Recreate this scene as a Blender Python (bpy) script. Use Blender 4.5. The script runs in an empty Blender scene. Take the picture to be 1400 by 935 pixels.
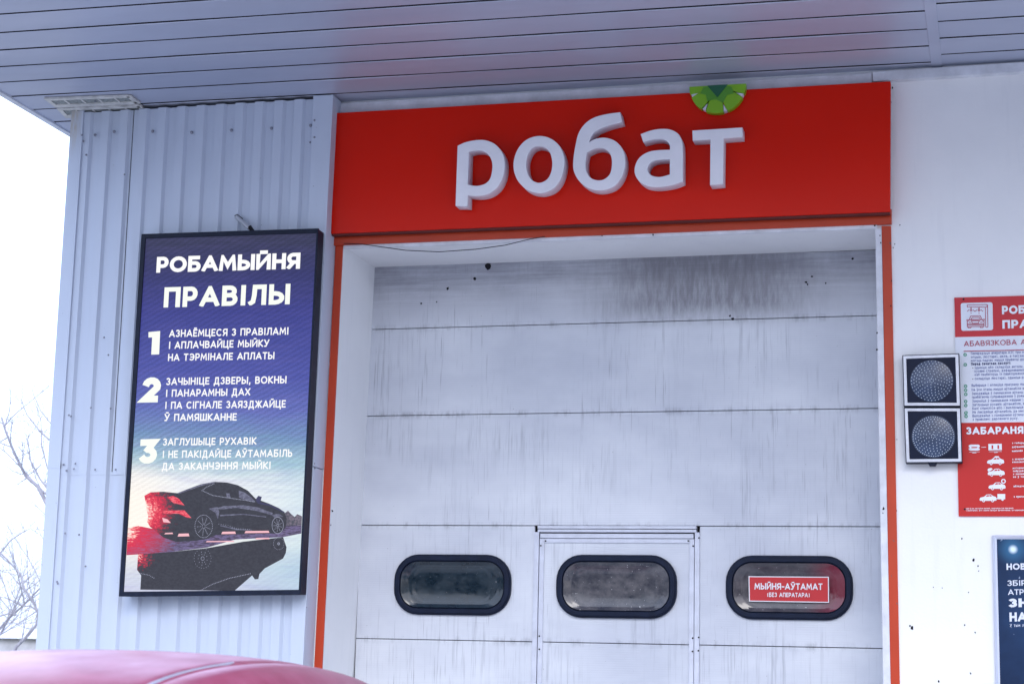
import bpy, math, random
from mathutils import Vector, Matrix
random.seed(7)
S = bpy.context.scene
COL = S.collection

# ------------------------------------------------------------------ camera
CAM = Vector((0.0, -11.0, 1.55))
ROWS = ((0.96736077, 0.25238702, 0.02266993),
        (-0.02340061, 0.17805278, -0.98374266),
        (-0.25232032, 0.95110357, 0.17814729))
F = 2542.3
cd = bpy.data.cameras.new('camera')
cd.sensor_width = 36.0
cd.sensor_fit = 'HORIZONTAL'
cd.lens = 36.0 * F / 1400.0
cd.clip_start = 0.05
cd.clip_end = 2000
cd.dof.use_dof = True
cd.dof.focus_distance = 11.8
cd.dof.aperture_fstop = 5.0
cam = bpy.data.objects.new('camera', cd)
COL.objects.link(cam)
r, d, f = (Vector(v).normalized() for v in ROWS)
m = Matrix.Identity(4)
for i in range(3):
    m[i][0], m[i][1], m[i][2] = r[i], -d[i], -f[i]
    m[i][3] = CAM[i]
cam.matrix_world = m
S.camera = cam

# ------------------------------------------------------------------ sky, sun, exposure
SUN_EL, SUN_AZ = math.radians(34), math.radians(165)      # azimuth clockwise from +y
w = bpy.data.worlds.new('World')
S.world = w
w.use_nodes = True
nt = w.node_tree
for n in list(nt.nodes):
    nt.nodes.remove(n)
out = nt.nodes.new('ShaderNodeOutputWorld')
sky = nt.nodes.new('ShaderNodeTexSky')
sky.sky_type = 'NISHITA'
sky.sun_disc = False
sky.sun_elevation = SUN_EL
sky.sun_rotation = SUN_AZ
sky.dust_density = 3.0
sky.air_density = 1.2
b1 = nt.nodes.new('ShaderNodeBackground')
b1.inputs[1].default_value = 0.055
nt.links.new(sky.outputs[0], b1.inputs[0])
# even cloud deck, brighter towards the zenith as an overcast sky is
tc = nt.nodes.new('ShaderNodeTexCoord')
sx = nt.nodes.new('ShaderNodeSeparateXYZ')
nt.links.new(tc.outputs['Generated'], sx.inputs[0])
mr = nt.nodes.new('ShaderNodeMapRange')
mr.inputs[1].default_value = 0.0
mr.inputs[2].default_value = 1.0
mr.inputs[3].default_value = 1.45
mr.inputs[4].default_value = 3.1
nt.links.new(sx.outputs[2], mr.inputs[0])
b2 = nt.nodes.new('ShaderNodeBackground')
b2.inputs[0].default_value = (0.75, 0.865, 1.14, 1)
nt.links.new(mr.outputs[0], b2.inputs[1])
ad = nt.nodes.new('ShaderNodeAddShader')
nt.links.new(b1.outputs[0], ad.inputs[0])
nt.links.new(b2.outputs[0], ad.inputs[1])
nt.links.new(ad.outputs[0], out.inputs[0])

sl = bpy.data.lights.new('sun', 'SUN')
sl.energy = 1.0
sl.angle = math.radians(24)
sl.color = (1.0, 0.97, 0.95)
so = bpy.data.objects.new('sun', sl)
COL.objects.link(so)
sd = Vector((math.sin(SUN_AZ) * math.cos(SUN_EL), math.cos(SUN_AZ) * math.cos(SUN_EL), math.sin(SUN_EL)))
so.rotation_euler = sd.to_track_quat('Z', 'Y').to_euler()

S.view_settings.view_transform = 'Standard'
S.view_settings.look = 'None'
S.view_settings.exposure = 0.0
S.view_settings.gamma = 1.0
try:
    S.cycles.use_denoising = True
    S.cycles.max_bounces = 8
except Exception:
    pass


def at(px, py, y=None, z=None, x=None):
    """World point where the sight line through photo pixel (px, py) meets the plane y= / z= / x=."""
    v = Vector(ROWS[0]) * (px - 700) + Vector(ROWS[1]) * (py - 467.5) + Vector(ROWS[2]) * F
    if y is not None:
        t = (y - CAM.y) / v.y
    elif z is not None:
        t = (z - CAM.z) / v.z
    else:
        t = (x - CAM.x) / v.x
    return CAM + v * t


# ------------------------------------------------------------------ mesh builder
class MB:
    def __init__(s):
        s.v, s.f, s.mi, s.sm = [], [], [], []

    def add(s, vs, fs, mi=0, smooth=False):
        o = len(s.v)
        s.v += [tuple(p) for p in vs]
        for q in fs:
            s.f.append([o + i for i in q])
            s.mi.append(mi)
            s.sm.append(smooth)
        return s

    def hexa(s, p, mi=0):
        """8 corners: 0-3 front loop (bl, br, tr, tl), 4-7 the same behind."""
        return s.add(p, [(0, 1, 2, 3), (5, 4, 7, 6), (4, 0, 3, 7), (1, 5, 6, 2), (3, 2, 6, 7), (4, 5, 1, 0)], mi)

    def box(s, x0, x1, y0, y1, z0, z1, mi=0):
        return s.hexa([(x0, y0, z0), (x1, y0, z0), (x1, y0, z1), (x0, y0, z1), (x0, y1, z0), (x1, y1, z0), (x1, y1, z1), (x0, y1, z1)], mi)

    def slab(s, bl, br, tr, tl, y0, y1, mi=0):
        """A board with four free corners (x, z) between y0 (front) and y1."""
        c = (bl, br, tr, tl)
        return s.hexa([(p[0], y0, p[1]) for p in c] + [(p[0], y1, p[1]) for p in c], mi)

    def prism(s, poly, y0, y1, mi=0, sides=True, smooth=False):
        n = len(poly)
        vs = [(p[0], y0, p[1]) for p in poly] + [(p[0], y1, p[1]) for p in poly]
        fs = [tuple(range(n)), tuple(range(2 * n - 1, n - 1, -1))]
        s.add(vs, fs, mi)
        if sides:
            s.add(vs, [(i, i + n, (i + 1) % n + n, (i + 1) % n) for i in range(n)], mi, smooth)
        return s

    def ring(s, outer, inner, y0, y1, mi=0):
        n = len(outer)
        vs = [(p[0], y0, p[1]) for p in outer] + [(p[0], y0, p[1]) for p in inner] + \
             [(p[0], y1, p[1]) for p in outer] + [(p[0], y1, p[1]) for p in inner]
        fs = []
        for i in range(n):
            j = (i + 1) % n
            fs += [(i, j, n + j, n + i), (2 * n + i, 3 * n + i, 3 * n + j, 2 * n + j), (i, 2 * n + i, 2 * n + j, j), (n + i, n + j, 3 * n + j, 3 * n + i)]
        return s.add(vs, fs, mi)

    def tube(s, pts, rad, n=6, mi=0, cap=True):
        pts = [Vector(p) for p in pts]
        rads = rad if isinstance(rad, (list, tuple)) else [rad] * len(pts)
        vs, fs = [], []
        ref = Vector((0.13, 0.27, 0.95)).normalized()
        for i, p in enumerate(pts):
            t = (pts[min(i + 1, len(pts) - 1)] - pts[max(i - 1, 0)]).normalized()
            a = t.cross(ref)
            if a.length < 1e-3:
                a = t.cross(Vector((1, 0, 0)))
            a.normalize()
            b = t.cross(a)
            for k in range(n):
                an = 2 * math.pi * k / n
                vs.append(p + (a * math.cos(an) + b * math.sin(an)) * rads[i])
        for i in range(len(pts) - 1):
            for k in range(n):
                k2 = (k + 1) % n
                fs.append((i * n + k, i * n + k2, (i + 1) * n + k2, (i + 1) * n + k))
        s.add(vs, fs, mi, True)
        if cap:
            s.add(vs[:n], [tuple(range(n - 1, -1, -1))], mi)
            s.add(vs[-n:], [tuple(range(n))], mi)
        return s

    def dome(s, x, y, z, rad, h, n=8, mi=0):
        """screw head bulging towards -y"""
        vs, fs = [], []
        for (rr, hh) in ((1, 0), (0.8, 0.7), (0.35, 1)):
            for k in range(n):
                a = 2 * math.pi * k / n
                vs.append((x + rad * rr * math.cos(a), y - h * hh, z + rad * rr * math.sin(a)))
        for q in range(2):
            for k in range(n):
                k2 = (k + 1) % n
                fs.append((q * n + k, q * n + k2, (q + 1) * n + k2, (q + 1) * n + k))
        fs.append(tuple(range(2 * n, 3 * n)))
        return s.add(vs, fs, mi, False)

    def grid(s, rows, mi=0, smooth=True, closed=False):
        nr, nc = len(rows), len(rows[0])
        vs = [p for rw in rows for p in rw]
        fs = []
        for i in range(nr - 1):
            for j in range(nc if closed else nc - 1):
                j2 = (j + 1) % nc
                fs.append((i * nc + j, i * nc + j2, (i + 1) * nc + j2, (i + 1) * nc + j))
        return s.add(vs, fs, mi, smooth)

    def build(s, name, mats, parent=None, label=None, kind=None, bevel=0):
        base = Vector((0, 0, 0))
        q = parent
        while q is not None:
            base += q.location
            q = q.parent
        me = bpy.data.meshes.new(name)
        me.from_pydata([Vector(p) - base for p in s.v], [], s.f)
        if not isinstance(mats, (list, tuple)):
            mats = [mats]
        for mm in mats:
            me.materials.append(mm)
        me.polygons.foreach_set('material_index', s.mi)
        me.polygons.foreach_set('use_smooth', s.sm)
        me.update()
        o = bpy.data.objects.new(name, me)
        COL.objects.link(o)
        if parent is not None:
            o.parent = parent
        if label:
            o['label'] = label
        if kind:
            o['kind'] = kind
        if bevel:
            b = o.modifiers.new('bevel', 'BEVEL')
            b.width = bevel
            b.segments = 2
            b.limit_method = 'ANGLE'
            b.angle_limit = math.radians(40)
        return o


def thing(name, label, cat, loc=(0, 0, 0), group=None):
    o = bpy.data.objects.new(name, None)
    COL.objects.link(o)
    o.location = loc
    o.empty_display_size = 0.2
    o['label'] = label
    o['category'] = cat
    if group:
        o['group'] = group
    return o


def tag(o, label, cat, group=None):
    o['label'] = label
    o['category'] = cat
    if group:
        o['group'] = group
    return o


# ------------------------------------------------------------------ materials
def srgb(r, g, b):
    def c(v):
        v /= 255.0
        return v / 12.92 if v <= 0.04045 else ((v + 0.055) / 1.055) ** 2.4
    return (c(r), c(g), c(b), 1)


class N:
    """tiny node helper"""
    def __init__(s, name):
        s.m = bpy.data.materials.new(name)
        s.m.use_nodes = True
        s.t = s.m.node_tree
        s.b = s.t.nodes['Principled BSDF']
        s.out = s.t.nodes['Material Output']
        g = s.n('ShaderNodeNewGeometry')
        s.pos = g.outputs['Position']

    def n(s, typ, **kw):
        x = s.t.nodes.new(typ)
        for k, v in kw.items():
            setattr(x, k, v)
        return x

    def put(s, sock, v):
        if hasattr(v, 'is_linked'):
            s.t.links.new(v, sock)
        else:
            sock.default_value = v

    def math(s, op, a, b=0.0, c=0.0, clamp=False):
        x = s.n('ShaderNodeMath', operation=op, use_clamp=clamp)
        s.put(x.inputs[0], a)
        s.put(x.inputs[1], b)
        if op in ('MULTIPLY_ADD', 'COMPARE', 'SMOOTH_MIN'):
            s.put(x.inputs[2], c)
        return x.outputs[0]

    def xyz(s):
        x = s.n('ShaderNodeSeparateXYZ')
        s.t.links.new(s.pos, x.inputs[0])
        return x.outputs

    def noise(s, scale, detail=3, rough=0.5, vec=(1, 1, 1), off=(0, 0, 0)):
        mp = s.n('ShaderNodeMapping')
        s.t.links.new(s.pos, mp.inputs[0])
        mp.inputs['Scale'].default_value = vec
        mp.inputs['Location'].default_value = off
        x = s.n('ShaderNodeTexNoise')
        s.t.links.new(mp.outputs[0], x.inputs['Vector'])
        x.inputs['Scale'].default_value = scale
        x.inputs['Detail'].default_value = detail
        x.inputs['Roughness'].default_value = rough
        return x.outputs['Fac']

    def remap(s, v, a, b, c=0.0, d=1.0, smooth=False):
        x = s.n('ShaderNodeMapRange')
        if smooth:
            x.interpolation_type = 'SMOOTHSTEP'
        s.put(x.inputs[0], v)
        for i, q in enumerate((a, b, c, d)):
            s.put(x.inputs[i + 1], q)
        return x.outputs[0]

    def mix(s, fac, a, b, mode='MIX'):
        x = s.n('ShaderNodeMix', data_type='RGBA', blend_type=mode)
        s.put(x.inputs[0], fac)
        s.put(x.inputs[6], a)
        s.put(x.inputs[7], b)
        return x.outputs[2]

    def bump(s, h, strength, dist=0.01):
        x = s.n('ShaderNodeBump')
        x.inputs['Strength'].default_value = strength
        x.inputs['Distance'].default_value = dist
        s.put(x.inputs['Height'], h)
        s.t.links.new(x.outputs[0], s.b.inputs['Normal'])

    def base(s, v):
        s.put(s.b.inputs['Base Color'], v)

    def set(s, rough=0.5, metal=0.0, spec=0.5, coat=0.0, coat_r=0.1):
        s.put(s.b.inputs['Roughness'], rough)
        s.b.inputs['Metallic'].default_value = metal
        s.b.inputs['Specular IOR Level'].default_value = spec
        s.b.inputs['Coat Weight'].default_value = coat
        s.b.inputs['Coat Roughness'].default_value = coat_r
        return s.m


def plain(name, col, rough=0.5, metal=0.0, spec=0.5, var=0.12, sc=6.0, bump=0.0, coat=0.0):
    k = N(name)
    nz = k.noise(sc, 4, 0.6)
    k.base(k.mix(k.remap(nz, 0.3, 0.7), tuple(c * (1 - var) for c in col[:3]) + (1,), tuple(min(1, c * (1 + var * 0.4)) for c in col[:3]) + (1,)))
    if bump:
        k.bump(k.noise(sc * 14, 3), bump, 0.004)
    return k.set(rough, metal, spec, coat)


def emit(name, col, strength=1.0):
    k = N(name)
    k.base((0.01, 0.01, 0.012, 1))
    k.b.inputs['Emission Color'].default_value = col
    k.b.inputs['Emission Strength'].default_value = strength
    return k.set(0.6, 0, 0.2)


def flat(name, col, rough=0.5, spec=0.25):
    k = N(name)
    k.base(col)
    return k.set(rough, 0, spec)


def mat_cladding():
    k = N('white_painted_steel')
    x, y, z = k.xyz()
    dirt = k.remap(k.noise(2.2, 5, 0.6, (6, 6, 0.7)), 0.5, 0.8, 0.0, 0.16)
    c = k.mix(dirt, (0.49, 0.55, 0.66, 1), (0.33, 0.37, 0.46, 1))
    speck = k.remap(k.noise(70, 1, 0.4), 0.82, 0.84, 0, 0.7)
    c = k.mix(speck, c, (0.12, 0.13, 0.18, 1))
    # rusty run below the vent
    run = k.math('MULTIPLY', k.remap(k.math('ABSOLUTE', k.math('ADD', x, 5.93)), 0.0, 0.07, 1, 0, True), k.remap(z, 4.85, 5.2, 0, 1, True))
    run = k.math('MULTIPLY', run, k.remap(k.noise(30, 3, 0.6, (3, 1, 0.4)), 0.35, 0.6, 0.2, 0.75))
    c = k.mix(run, c, (0.40, 0.33, 0.22, 1))
    k.base(c)
    k.bump(k.noise(3, 3), 0.12, 0.01)
    return k.set(0.42, 0, 0.5)


def mat_facade():
    k = N('white_painted_render')
    x, y, z = k.xyz()
    mott = k.remap(k.noise(1.3, 4, 0.6), 0.3, 0.7)
    c = k.mix(mott, (0.77, 0.78, 0.80, 1), (0.83, 0.835, 0.845, 1))
    run = k.remap(k.noise(1.6, 4, 0.65, (9, 9, 0.7)), 0.55, 0.85, 0, 0.18)
    c = k.mix(run, c, (0.42, 0.44, 0.50, 1))
    k.base(c)
    h = k.math('ADD', k.noise(60, 3, 0.6), k.math('MULTIPLY', k.noise(6, 3), 1.5))
    k.bump(h, 0.22, 0.006)
    return k.set(0.5, 0, 0.4)


def mat_door(joints):
    k = N('dirty_white_door_panel')
    x, y, z = k.xyz()
    mott = k.remap(k.noise(1.1, 4, 0.6, (1, 1, 1.6)), 0.3, 0.7)
    c = k.mix(mott, (0.50, 0.53, 0.60, 1), (0.68, 0.71, 0.76, 1))
    # drip streaks, in patches
    st = k.noise(1.0, 3, 0.75, (42, 1, 1.7))
    patch = k.remap(k.noise(1.5, 3, 0.5, (1.3, 1, 1.1), (4.1, 0, 0.4)), 0.44, 0.66)
    f1 = k.math('MULTIPLY', k.remap(st, 0.52, 0.74, 0, 0.55), patch)
    c = k.mix(f1, c, (0.17, 0.19, 0.24, 1))
    fine = k.noise(1.0, 2, 0.7, (95, 1, 3.0), (1.7, 0, 3))
    patch2 = k.remap(k.noise(1.2, 3, 0.5, (1.5, 1, 0.9), (8, 0, 6)), 0.42, 0.62)
    f2 = k.math('MULTIPLY', k.remap(fine, 0.62, 0.74, 0, 0.55), patch2)
    c = k.mix(f2, c, (0.11, 0.12, 0.17, 1))
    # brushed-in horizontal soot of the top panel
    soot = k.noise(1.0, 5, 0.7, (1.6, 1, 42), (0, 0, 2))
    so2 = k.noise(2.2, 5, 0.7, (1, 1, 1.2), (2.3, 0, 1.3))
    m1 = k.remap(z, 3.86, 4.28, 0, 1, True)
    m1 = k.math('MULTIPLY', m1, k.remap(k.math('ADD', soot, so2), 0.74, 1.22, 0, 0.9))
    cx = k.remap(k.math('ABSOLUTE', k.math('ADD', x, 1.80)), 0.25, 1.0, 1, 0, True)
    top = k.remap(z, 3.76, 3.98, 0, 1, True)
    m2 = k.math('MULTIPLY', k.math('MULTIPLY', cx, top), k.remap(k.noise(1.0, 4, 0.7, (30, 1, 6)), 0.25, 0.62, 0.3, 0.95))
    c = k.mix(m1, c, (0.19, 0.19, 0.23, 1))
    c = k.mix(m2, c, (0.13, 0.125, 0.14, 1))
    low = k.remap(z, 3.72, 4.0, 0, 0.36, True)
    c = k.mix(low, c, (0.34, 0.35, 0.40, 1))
    # grime gathered along every joint
    g = None
    for jz in joints:
        dd = k.math('SUBTRACT', jz, z)
        a = k.remap(k.math('ABSOLUTE', dd), 0.0, 0.035, 1, 0)
        g = a if g is None else k.math('MAXIMUM', g, a)
    g = k.math('MULTIPLY', g, k.remap(k.noise(3.2, 5, 0.75, (4, 1, 1)), 0.50, 0.75, 0, 0.7))
    c = k.mix(g, c, (0.08, 0.085, 0.11, 1))
    speck = k.remap(k.noise(90, 1, 0.3, off=(0, 0, 7)), 0.80, 0.82, 0, 0.6)
    c = k.mix(speck, c, (0.07, 0.07, 0.09, 1))
    k.base(c)
    wv = k.n('ShaderNodeTexWave', wave_type='BANDS', bands_direction='Z')
    k.t.links.new(k.pos, wv.inputs['Vector'])
    wv.inputs['Scale'].default_value = 22.0
    wv.inputs['Distortion'].default_value = 0.15
    k.bump(k.math('ADD', wv.outputs['Fac'], k.math('MULTIPLY', k.noise(2.5, 3), 3.0)), 0.13, 0.0025)
    return k.set(0.45, 0, 0.45)


def mat_soffit():
    k = N('soffit_sheet_metal')
    nz = k.remap(k.noise(0.9, 3, 0.5, (0.5, 2, 1)), 0.3, 0.7)
    c = k.mix(nz, (0.38, 0.42, 0.54, 1), (0.47, 0.505, 0.62, 1))
    k.base(c)
    k.bump(k.noise(1.4, 2, 0.5, (0.6, 3.5, 1)), 0.25, 0.02)
    return k.set(0.42, 0.3, 0.5)


def mat_sign():
    k = N('red_sign_film')
    nz = k.remap(k.noise(0.8, 3, 0.5), 0.3, 0.7)
    k.base(k.mix(nz, (0.60, 0.010, 0.002, 1), (0.66, 0.013, 0.003, 1)))
    k.bump(k.noise(1.5, 2), 0.05, 0.01)
    return k.set(0.25, 0, 0.14)


def mat_trim():
    k = N('orange_red_trim_paint')
    chips = k.remap(k.noise(34, 2, 0.5, (1, 1, 0.6)), 0.75, 0.77)
    nz = k.remap(k.noise(3, 4), 0.3, 0.7)
    c = k.mix(nz, (0.42, 0.032, 0.004, 1), (0.50, 0.042, 0.006, 1))
    c = k.mix(chips, c, (0.12, 0.08, 0.08, 1))
    k.base(c)
    return k.set(0.42, 0, 0.45)


WHITE_STEEL = mat_cladding()
RENDER = mat_facade()
SOFFIT = mat_soffit()
SIGN_RED = mat_sign()
TRIM = mat_trim()
WHITE_TRIM = plain('white_trim_paint', (0.66, 0.68, 0.74, 1), 0.4, var=0.2, sc=9, bump=0.05)
GREY_TRIM = plain('grey_trim_paint', (0.42, 0.44, 0.52, 1), 0.4, var=0.25, sc=12)
LETTER = plain('white_letter_acrylic', (0.82, 0.82, 0.87, 1), 0.35, var=0.05)
LETTER_SIDE = plain('letter_side_metal', (0.66, 0.66, 0.74, 1), 0.4, var=0.1)
BLACK = plain('black_powder_coat', (0.012, 0.017, 0.035, 1), 0.4, spec=0.14, var=0.3, sc=20)
RUBBER = plain('black_rubber_gasket', (0.009, 0.015, 0.036, 1), 0.45, spec=0.14, var=0.3, sc=15)
DARK = plain('dark_cavity', (0.02, 0.02, 0.025, 1), 0.9, spec=0.1)
SCREW = plain('zinc_screw', (0.26, 0.27, 0.33, 1), 0.4, metal=0.4, var=0.4, sc=60)
ALU = plain('white_aluminium_profile', (0.60, 0.63, 0.72, 1), 0.38, var=0.15, sc=10)

# ------------------------------------------------------------------ ground and far setting
k = N('bounce_paled_asphalt')
c = k.mix(k.remap(k.noise(0.5, 5, 0.6), 0.35, 0.65), (0.20, 0.20, 0.205, 1), (0.29, 0.29, 0.295, 1))  # asphalt tone raised to bounce more light up under the canopy
k.base(c)
k.bump(k.noise(60, 4, 0.7), 0.5, 0.01)
ASPHALT = k.set(0.75, 0, 0.4)
k = N('concrete_apron')
c = k.mix(k.remap(k.noise(1.3, 6, 0.6), 0.35, 0.65), (0.38, 0.38, 0.38, 1), (0.50, 0.495, 0.49, 1))  # concrete likewise made paler for its bounce light
k.base(c)
k.bump(k.noise(40, 4, 0.7), 0.4, 0.008)
CONCRETE = k.set(0.8, 0, 0.3)
MB().add([(-400, -400, 0), (400, -400, 0), (400, 400, 0), (-400, 400, 0)], [(0, 1, 2, 3)]).build('ground', ASPHALT, kind='structure')
MB().box(-7.5, 4.0, -9.0, -0.02, -0.05, 0.012).build('pavement', CONCRETE, kind='structure')
k = N('dry_winter_grass')
k.base(k.mix(k.remap(k.noise(2, 6, 0.7), 0.35, 0.65), (0.10, 0.095, 0.06, 1), (0.19, 0.18, 0.12, 1)))
k.bump(k.noise(25, 4, 0.8), 0.8, 0.05)
GRASS = k.set(0.9, 0, 0.2)
rows = []
for i in range(13):
    yy = 8 + i * 12
    rows.append([(-120 + j * 12, yy, 0.03 + 0.35 * math.sin(i * 1.1 + j * 0.7) + (0.6 if i else 0) + i * 0.05 - 0.4) for j in range(18)])
MB().grid(rows).build('field', GRASS, kind='structure')

# ------------------------------------------------------------------ the car wash building
YB = -0.150           # plane of the recessed flats of the ribbed sheets
bld = thing('car_wash_building', 'white car wash bay with ribbed steel cladding beside a red framed doorway', 'building', (-3.0, 0.0, 0.0))

xL = (at(94.5, 180, y=YB - .03).x + at(50.4, 885, y=YB - .03).x) / 2       # outer corner
YP = -0.181
xP0 = -4.236
xP1 = -4.122
def post_x(z):
    return -4.110 + (z - 4.3) * 0.0115
SOF = 5.232           # underside of the canopy at the facade
PITCH = 0.1372
x_ph = at(230, 165, y=YB).x     # a right-hand slope of a proud rib


def ribbed(x0, x1, z0, z1, yoff=0.0):
    """trapezoid sheet: bright slope, proud flat, shaded slope, recessed flat"""
    pr = []
    k0 = int(math.floor((x0 - x_ph) / PITCH)) - 1
    xs = []
    for q in range(k0, k0 + 60):
        b = x_ph + q * PITCH
        xs += [(b - 0.0745, 0.0), (b - 0.066, -0.019), (b - 0.009, -0.019), (b + 0.008, 0.0)]
    pts = []
    for i in range(len(xs) - 1):
        (a, ya), (b, yb) = xs[i], xs[i + 1]
        if b <= x0 or a >= x1:
            continue
        if a < x0:
            t = (x0 - a) / (b - a)
            a, ya = x0, ya + (yb - ya) * t
        if b > x1:
            t = (x1 - a) / (b - a)
            b, yb = x1, ya + (yb - ya) * t
        if not pts:
            pts.append((a, ya))
        pts.append((b, yb))
    o = MB()
    th = 0.0012
    for (a, ya), (b, yb) in zip(pts, pts[1:]):
        f0, f1 = YB + ya + yoff, YB + yb + yoff
        o.add([(a, f0, z0), (b, f1, z0), (b, f1, z1), (a, f0, z1)], [(0, 1, 2, 3)])
        o.add([(a, f0, z0), (b, f1, z0), (b, f1 + th, z0), (a, f0 + th, z0)], [(3, 2, 1, 0)])
        o.add([(a, f0, z1), (b, f1, z1), (b, f1 + th, z1), (a, f0 + th, z1)], [(0, 1, 2, 3)])
    return o


zJ = at(137, 645, y=YB).z
xSeam = at(181, 165, y=YB).x + 0.01
zTop = SOF - 0.022
xc1 = at(116.6, 165, y=YB).x
ribbed(xSeam, xP0 + 0.02, zJ - 0.02, zTop, -0.003).build('cladding_sheet', WHITE_STEEL, bld)
ribbed(xc1 - 0.03, xSeam + 0.012, zJ - 0.02, zTop, -0.0005).build('cladding_sheet', WHITE_STEEL, bld)
ribbed(xc1 - 0.03, xP0 + 0.02, 0.25, zJ, 0.0015).build('cladding_sheet', WHITE_STEEL, bld)
# seam edge of the overlapping sheet
MB().box(xSeam - 0.0015, xSeam + 0.0015, YB - 0.0060, YB + 0.004, zJ, zTop).build('sheet_edge', DARK, bld)
# structure behind the sheets
MB().box(xL + 0.03, xP0 + 0.04, -0.12, 7.0, 0.25, zTop + 0.003).build('inner_wall', DARK, bld)
MB().box(xL + 0.01, xP0 + 0.03, -0.165, 7.0, 0.0, 0.25).build('plinth', CONCRETE, bld)
# corner flashing in two lengths
zC = at(85, 640, y=YB - .02).z
for z0, z1, yo in ((zC, zTop + 0.012, -0.031), (0.2, zC + 0.03, -0.029)):
    o = MB()
    o.box(xL - 0.001 * (yo < -0.03), xc1, YB + yo, YB + yo + 0.0022, z0, z1)
    o.box(xL - 0.001 * (yo < -0.03), xL + 0.002, YB + yo + 0.0022, YB + 0.25, z0, z1)
    o.box(xc1 - 0.0015, xc1 + 0.001, YB + yo + 0.0022, YB + yo + 0.014, z0, z1)
    o.build('corner_flashing', WHITE_STEEL, bld)
o = MB()
for i in range(40):
    yy = YB + 0.25 + i * 0.18
    o.add([(xL + 0.012, yy, 0.25), (xL + 0.012, yy + 0.08, 0.25), (xL + 0.012, yy + 0.08, zTop), (xL + 0.012, yy, zTop)], [(3, 2, 1, 0)])
    o.add([(xL, yy + 0.095, 0.25), (xL, yy + 0.165, 0.25), (xL, yy + 0.165, zTop), (xL, yy + 0.095, zTop)], [(3, 2, 1, 0)])
    o.add([(xL + 0.012, yy + 0.08, 0.25), (xL, yy + 0.095, 0.25), (xL, yy + 0.095, zTop), (xL + 0.012, yy + 0.08, zTop)], [(3, 2, 1, 0)])
    o.add([(xL, yy + 0.165, 0.25), (xL + 0.012, yy + 0.18, 0.25), (xL + 0.012, yy + 0.18, zTop), (xL, yy + 0.165, zTop)], [(3, 2, 1, 0)])
o.build('side_cladding', WHITE_STEEL, bld)
# flashing post between the cladding and the doorway, two lengths
zPt = SOF - 0.007
zPj = at(440, 637, y=YP).z
MB().slab((xP0, zPj), (post_x(zPj), zPj), (post_x(zPt), zPt), (xP0, zPt), YP, 0.03).build('post_flashing', WHITE_STEEL, bld, bevel=0.003)
MB().slab((xP0 + 0.003, 0), (post_x(0) - 0.003, 0), (post_x(zPj) - 0.003, zPj - 0.004), (xP0 + 0.003, zPj - 0.004), YP + 0.003, 0.03).build('post_flashing', WHITE_STEEL, bld, bevel=0.003)

# screws
o = MB()
for px, py in ((385, 0), (461, 0), (614, 0), (769, 0), (927, 0), (1087, 0), (1243, 0)):
    p = at(px / 2.917, {385: 186, 461: 181.5, 614: 181, 769: 182.5, 927: 179.5, 1087: 177, 1243: 173}[px], y=YB)
    o.dome(p.x, YB - 0.019, p.z, 0.0115, 0.008)
for px, py in ((103, 641), (132, 642), (105, 634), (160, 642), (93, 485), (144, 462), (150, 486), (153, 559), (126, 558), (96, 568), (119, 774), (80, 795), (172, 240), (431, 634), (420, 830), (432, 640), (110, 731), (91, 729)):
    p = at(px, py, y=YB)
    o.dome(p.x, YB - 0.019, p.z, 0.0065, 0.006)
for px, py in ((112, 185), (114, 193), (118, 212), (87, 635), (91, 643), (97, 569), (79, 797), (430, 165), (430, 188), (424, 195)):
    p = at(px, py, y=YB - .03)
    o.dome(p.x, YB - 0.031, p.z, 0.0075, 0.006)
o.build('screw_heads', SCREW, bld, kind='stuff')

# painted front wall with its doorway; the opening is slightly out of square, as in the photograph
A_TL = at(470, 337, y=0)
A_BL = at(438, 908, y=0)
A_TR = at(1196.5, 309, y=0)
A_BR = at(1207.3, 935, y=0)
kx = (A_BL.x - A_TL.x) / (A_BL.z - A_TL.z)
oL0 = A_BL.x - kx * A_BL.z
oL1 = A_TL.x
kr = (A_BR.x - A_TR.x) / (A_BR.z - A_TR.z)
oR0 = A_BR.x - kr * A_BR.z
oR1 = A_TR.x
zT = (A_TL.z + A_TR.z) / 2
o = MB()
XR = 4.2
o.slab((xP1 - 0.03, 0), (oL0, 0), (oL1, zT), (xP1 - 0.03, zT), 0, 0.64)
o.slab((oR0, 0), (XR, 0), (XR, zT), (oR1, zT), 0, 0.64)
o.slab((xP1 - 0.03, zT), (XR, zT), (XR, SOF + 0.3), (xP1 - 0.03, SOF + 0.3), 0, 0.64)
o.build('front_wall', RENDER, bld)
MB().box(XR - 0.3, XR, 0.64, 7.0, 0, SOF + 0.3).box(xL + 0.04, XR, 6.9, 7.0, 0, SOF + 0.28).build('rear_wall', RENDER, bld)

# white corner beads round the opening: lip below the red trim, thin one beside the door
def strip(p0, p1, p2, p3, y0, y1, name, mat, bev=0.002):
    """four photo pixels (bl, br, tr, tl) laid on the wall plane"""
    q = [at(a[0], a[1], y=y0) for a in (p0, p1, p2, p3)]
    return MB().slab(*[(v.x, v.z) for v in q], y0, y1).build(name, mat, bld, bevel=bev)


# red and orange trims
bz = at(440, 900, y=-0.012).z
def down(px0, py0, px1, py1, y):
    """continue an edge that runs through two pixels down to the ground"""
    a, b = at(px0, py0, y=y), at(px1, py1, y=y)
    t = a.z / (a.z - b.z)
    return (a.x + (b.x - a.x) * t, 0.02), (a.x, a.z)


def vstrip(e0, e1, y0, y1, name, mat):
    (b0, t0), (b1, t1) = down(*e0, y0), down(*e1, y0)
    return MB().slab(b0, b1, t1, t0, y0, y1).build(name, mat, bld, bevel=0.002)


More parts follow.
